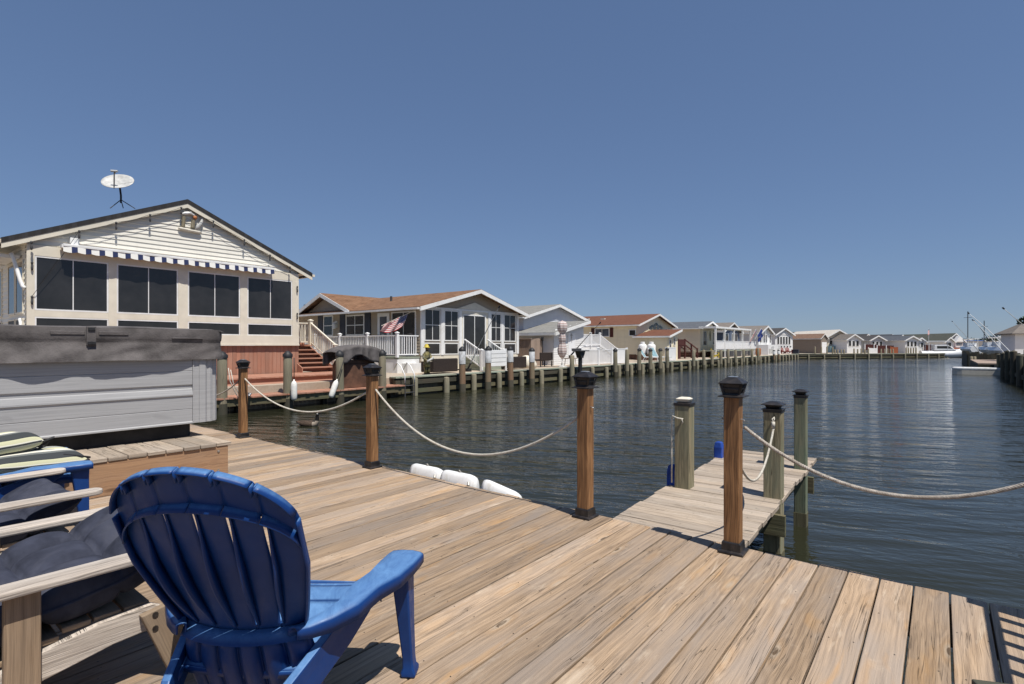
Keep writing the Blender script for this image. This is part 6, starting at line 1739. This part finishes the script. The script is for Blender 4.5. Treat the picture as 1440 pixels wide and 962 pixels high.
# further boats and buildings across the end
for i, (px, yr, ye, z, w_, mat, rf, lab) in enumerate(((1366, 478, 484, 118, 2.6, 'sd_white', 'sh_white', 'white building with a pale roof at the far end of the canal'), (1384, 479, 485.5, 112, 3.0, 'sd_white', 'shutter', 'white building with a bright blue roof far along the right bank'), (1402, 480, 485.5, 104, 3.0, 'sd_beige', 'sh_taupe', 'beige building with a taupe roof far along the right bank'))):
    x, y = at(px, z); h = house(lab, (x, y, GZ), RB, w_, 7, zat(ye, z) - GZ, zat(yr, z) - GZ, mat, rf if rf != 'shutter' else 'blueroof', 'white', of=.2, os_=.2, group='buildings at the far end of the canal')
    window(h, w_, 'F', -w_ * .3, w_ * .3, .5, 1.2)
def fboat(label, px, z, s=1.0):
    x, y = at(px, z); t = empty('motor_boat', (x, y, .3), RB + R(160), label, 'boat', 'boats lifted along the right bank')
    b = MB(); b.loft([((-2.2, 0, .5), .8, .5, (1, 0, 0)), ((0, 0, .5), .85, .5, (1, 0, 0)), ((1.6, 0, .6), .5, .42, (1, 0, .1)), ((2.5, 0, .8), .05, .2, (1, 0, .2))], 10); b.v = [(v[0], v[1], min(v[2], .85)) for v in b.v]; b.build('hull', M['gel'], t, auto=40)
    b = MB(); b.prism([(-.5, .86), (.8, .86), (.4, 1.3), (-.5, 1.3)], -.5, .5, 'y'); b.build('console', M['gel'], t)
    b = MB(); b.box(-.9, .5, -.6, .6, 1.75, 1.82)
    for sx, sy in ((-.8, -.5), (-.8, .5), (.4, -.5), (.4, .5)): b.tube([(sx, sy, .85), (sx, sy, 1.75)], .03, 6)
    b.build('canopy', M['whiteplastic'], t)
fboat('white boat with a canopy raised behind the far dark bulkhead', 1364, 68); fboat('white boat with a canopy raised behind the nearer dark bulkhead', 1393, 58); fboat('white boat with a canopy closest to the hip roofed hut', 1408, 50)
for px, z, yb, yt, lab in ((1361, 70, 490, 438, 'tall thin mast at the far end of the right bank'), (1384, 75, 490, 451, 'shorter thin mast right of the tall one')):
    x, y = at(px, z); b = MB(); b.tube([(0, 0, 0), (0, 0, zat(yt, z) - .1)], .05, 6); b.tube([(-.4, .0, zat(yt, z) - .9), (.4, 0, zat(yt, z) - .9)], .025, 6)
    o = mesh1('mast', b, M['darkgrey'], lab, 'mast'); o.location = (x, y, .1)
for k in range(4):
    x, y = at(1428 - k * 9, 36 + k * 4); piling(x + .5, y, 1.0 + .2 * (k % 2), 'plain', 'dark stained piling standing behind the right bulkhead', 'pilings behind the right bulkhead')
# distant trees
def tree(label, px, z, h, w_, seed):
    x, y = at(px, z); rnd = random.Random(seed)
    t = empty('tree', (x, y, .0), rnd.random() * 6, label, 'tree', 'distant trees at the end of the canal')
    b = MB(); b.tube([(0, 0, 0), (.1, .05, h * .45), (0, .1, h * .75)], [.28, .2, .08], 8)
    for k in range(5):
        a = k * 1.3; b.tube([(0, .05, h * .4), (math.cos(a) * w_ * .3, math.sin(a) * w_ * .3, h * (.6 + .06 * k))], [.12, .04], 6)
    b.build('trunk', M['darktimber'], t)
    b = MB(); cl = [(Vector((rnd.uniform(-.36, .36) * w_, rnd.uniform(-.36, .36) * w_, h * rnd.uniform(.38, .88))), rnd.uniform(.14, .26) * w_) for _ in range(13)]
    for (c, r) in cl:
        for _ in range(110):
            d = Vector((rnd.gauss(0, 1), rnd.gauss(0, 1), rnd.gauss(0, .8))).normalized() * r * rnd.uniform(.55, 1.05)
            p = c + d; u = Vector((rnd.gauss(0, 1), rnd.gauss(0, 1), rnd.gauss(0, 1))).normalized(); v = u.orthogonal().normalized(); s = rnd.uniform(.16, .34)
            b.add([p - u * s, p + v * s * .6, p + u * s, p - v * s * .6], [(0, 1, 2, 3)])
    b.build('crown', M['leaf'], t)
for i, (px, z, h, w_) in enumerate(((1397, 150, 3.2, 5), (1404, 160, 3.6, 6), (1411, 150, 3.8, 6), (1388, 170, 3.0, 6), (1418, 140, 3.6, 6), (1446, 62, 4.7, 2.6), (1376, 180, 2.9, 7), (1362, 185, 2.6, 7))):
    tree(('dark tree left of the hut roof', 'tallest dark tree left of the hut roof', 'dark tree touching the hut roof', 'dark tree above the blue roofed building', 'dark tree hidden behind the hut', 'dark tree at the right edge behind the hut', 'dark tree above the pale roofed buildings', 'dark tree furthest left on the far horizon')[i], px, z, h, w_, i + 3)

# goose on the water
b = MB()
b.loft([((-.33, 0, .15), .012, .012, (1, 0, .1)), ((-.26, 0, .12), .05, .04, (1, 0, -.1)), ((-.18, 0, .10), .09, .075, (1, 0, 0)), ((-.06, 0, .085), .12, .105, (1, 0, 0)), ((.06, 0, .08), .12, .11, (1, 0, 0)), ((.14, 0, .085), .10, .10, (1, 0, .1)), ((.20, 0, .12), .07, .075, (1, 0, .7)), ((.222, 0, .19), .046, .05, (.2, 0, 1)), ((.225, 0, .26), .038, .042, (0, 0, 1)), ((.225, 0, .33), .035, .038, (0, 0, 1)), ((.235, 0, .375), .042, .044, (.5, 0, 1)), ((.265, 0, .40), .040, .038, (1, 0, .1)), ((.305, 0, .392), .022, .020, (1, 0, -.1)), ((.355, 0, .380), .009, .009, (1, 0, -.1))], 16)
for k, f in enumerate(b.f):
    c = sum((Vector(b.v[i_]) for i_ in f), Vector()) / len(f)
    if c.z > .165 and c.x > .12: b.rn[k] = .6
    elif c.x > .13: b.rn[k] = .35
    elif c.x < -.2 and c.z < .12: b.rn[k] = .35
    else: b.rn[k] = .1
    if .235 < c.x < .28 and .355 < c.z < .40 and abs(c.y) > .02: b.rn[k] = .9
o = mesh1('goose', b, M['goose'], 'brown goose with a dark neck swimming under the slack rope', 'goose', smooth=True)
o.scale = (.95, .95, .82); o.location = (-11.4, 6.75, -.63); o.rotation_euler = (0, 0, R(30))
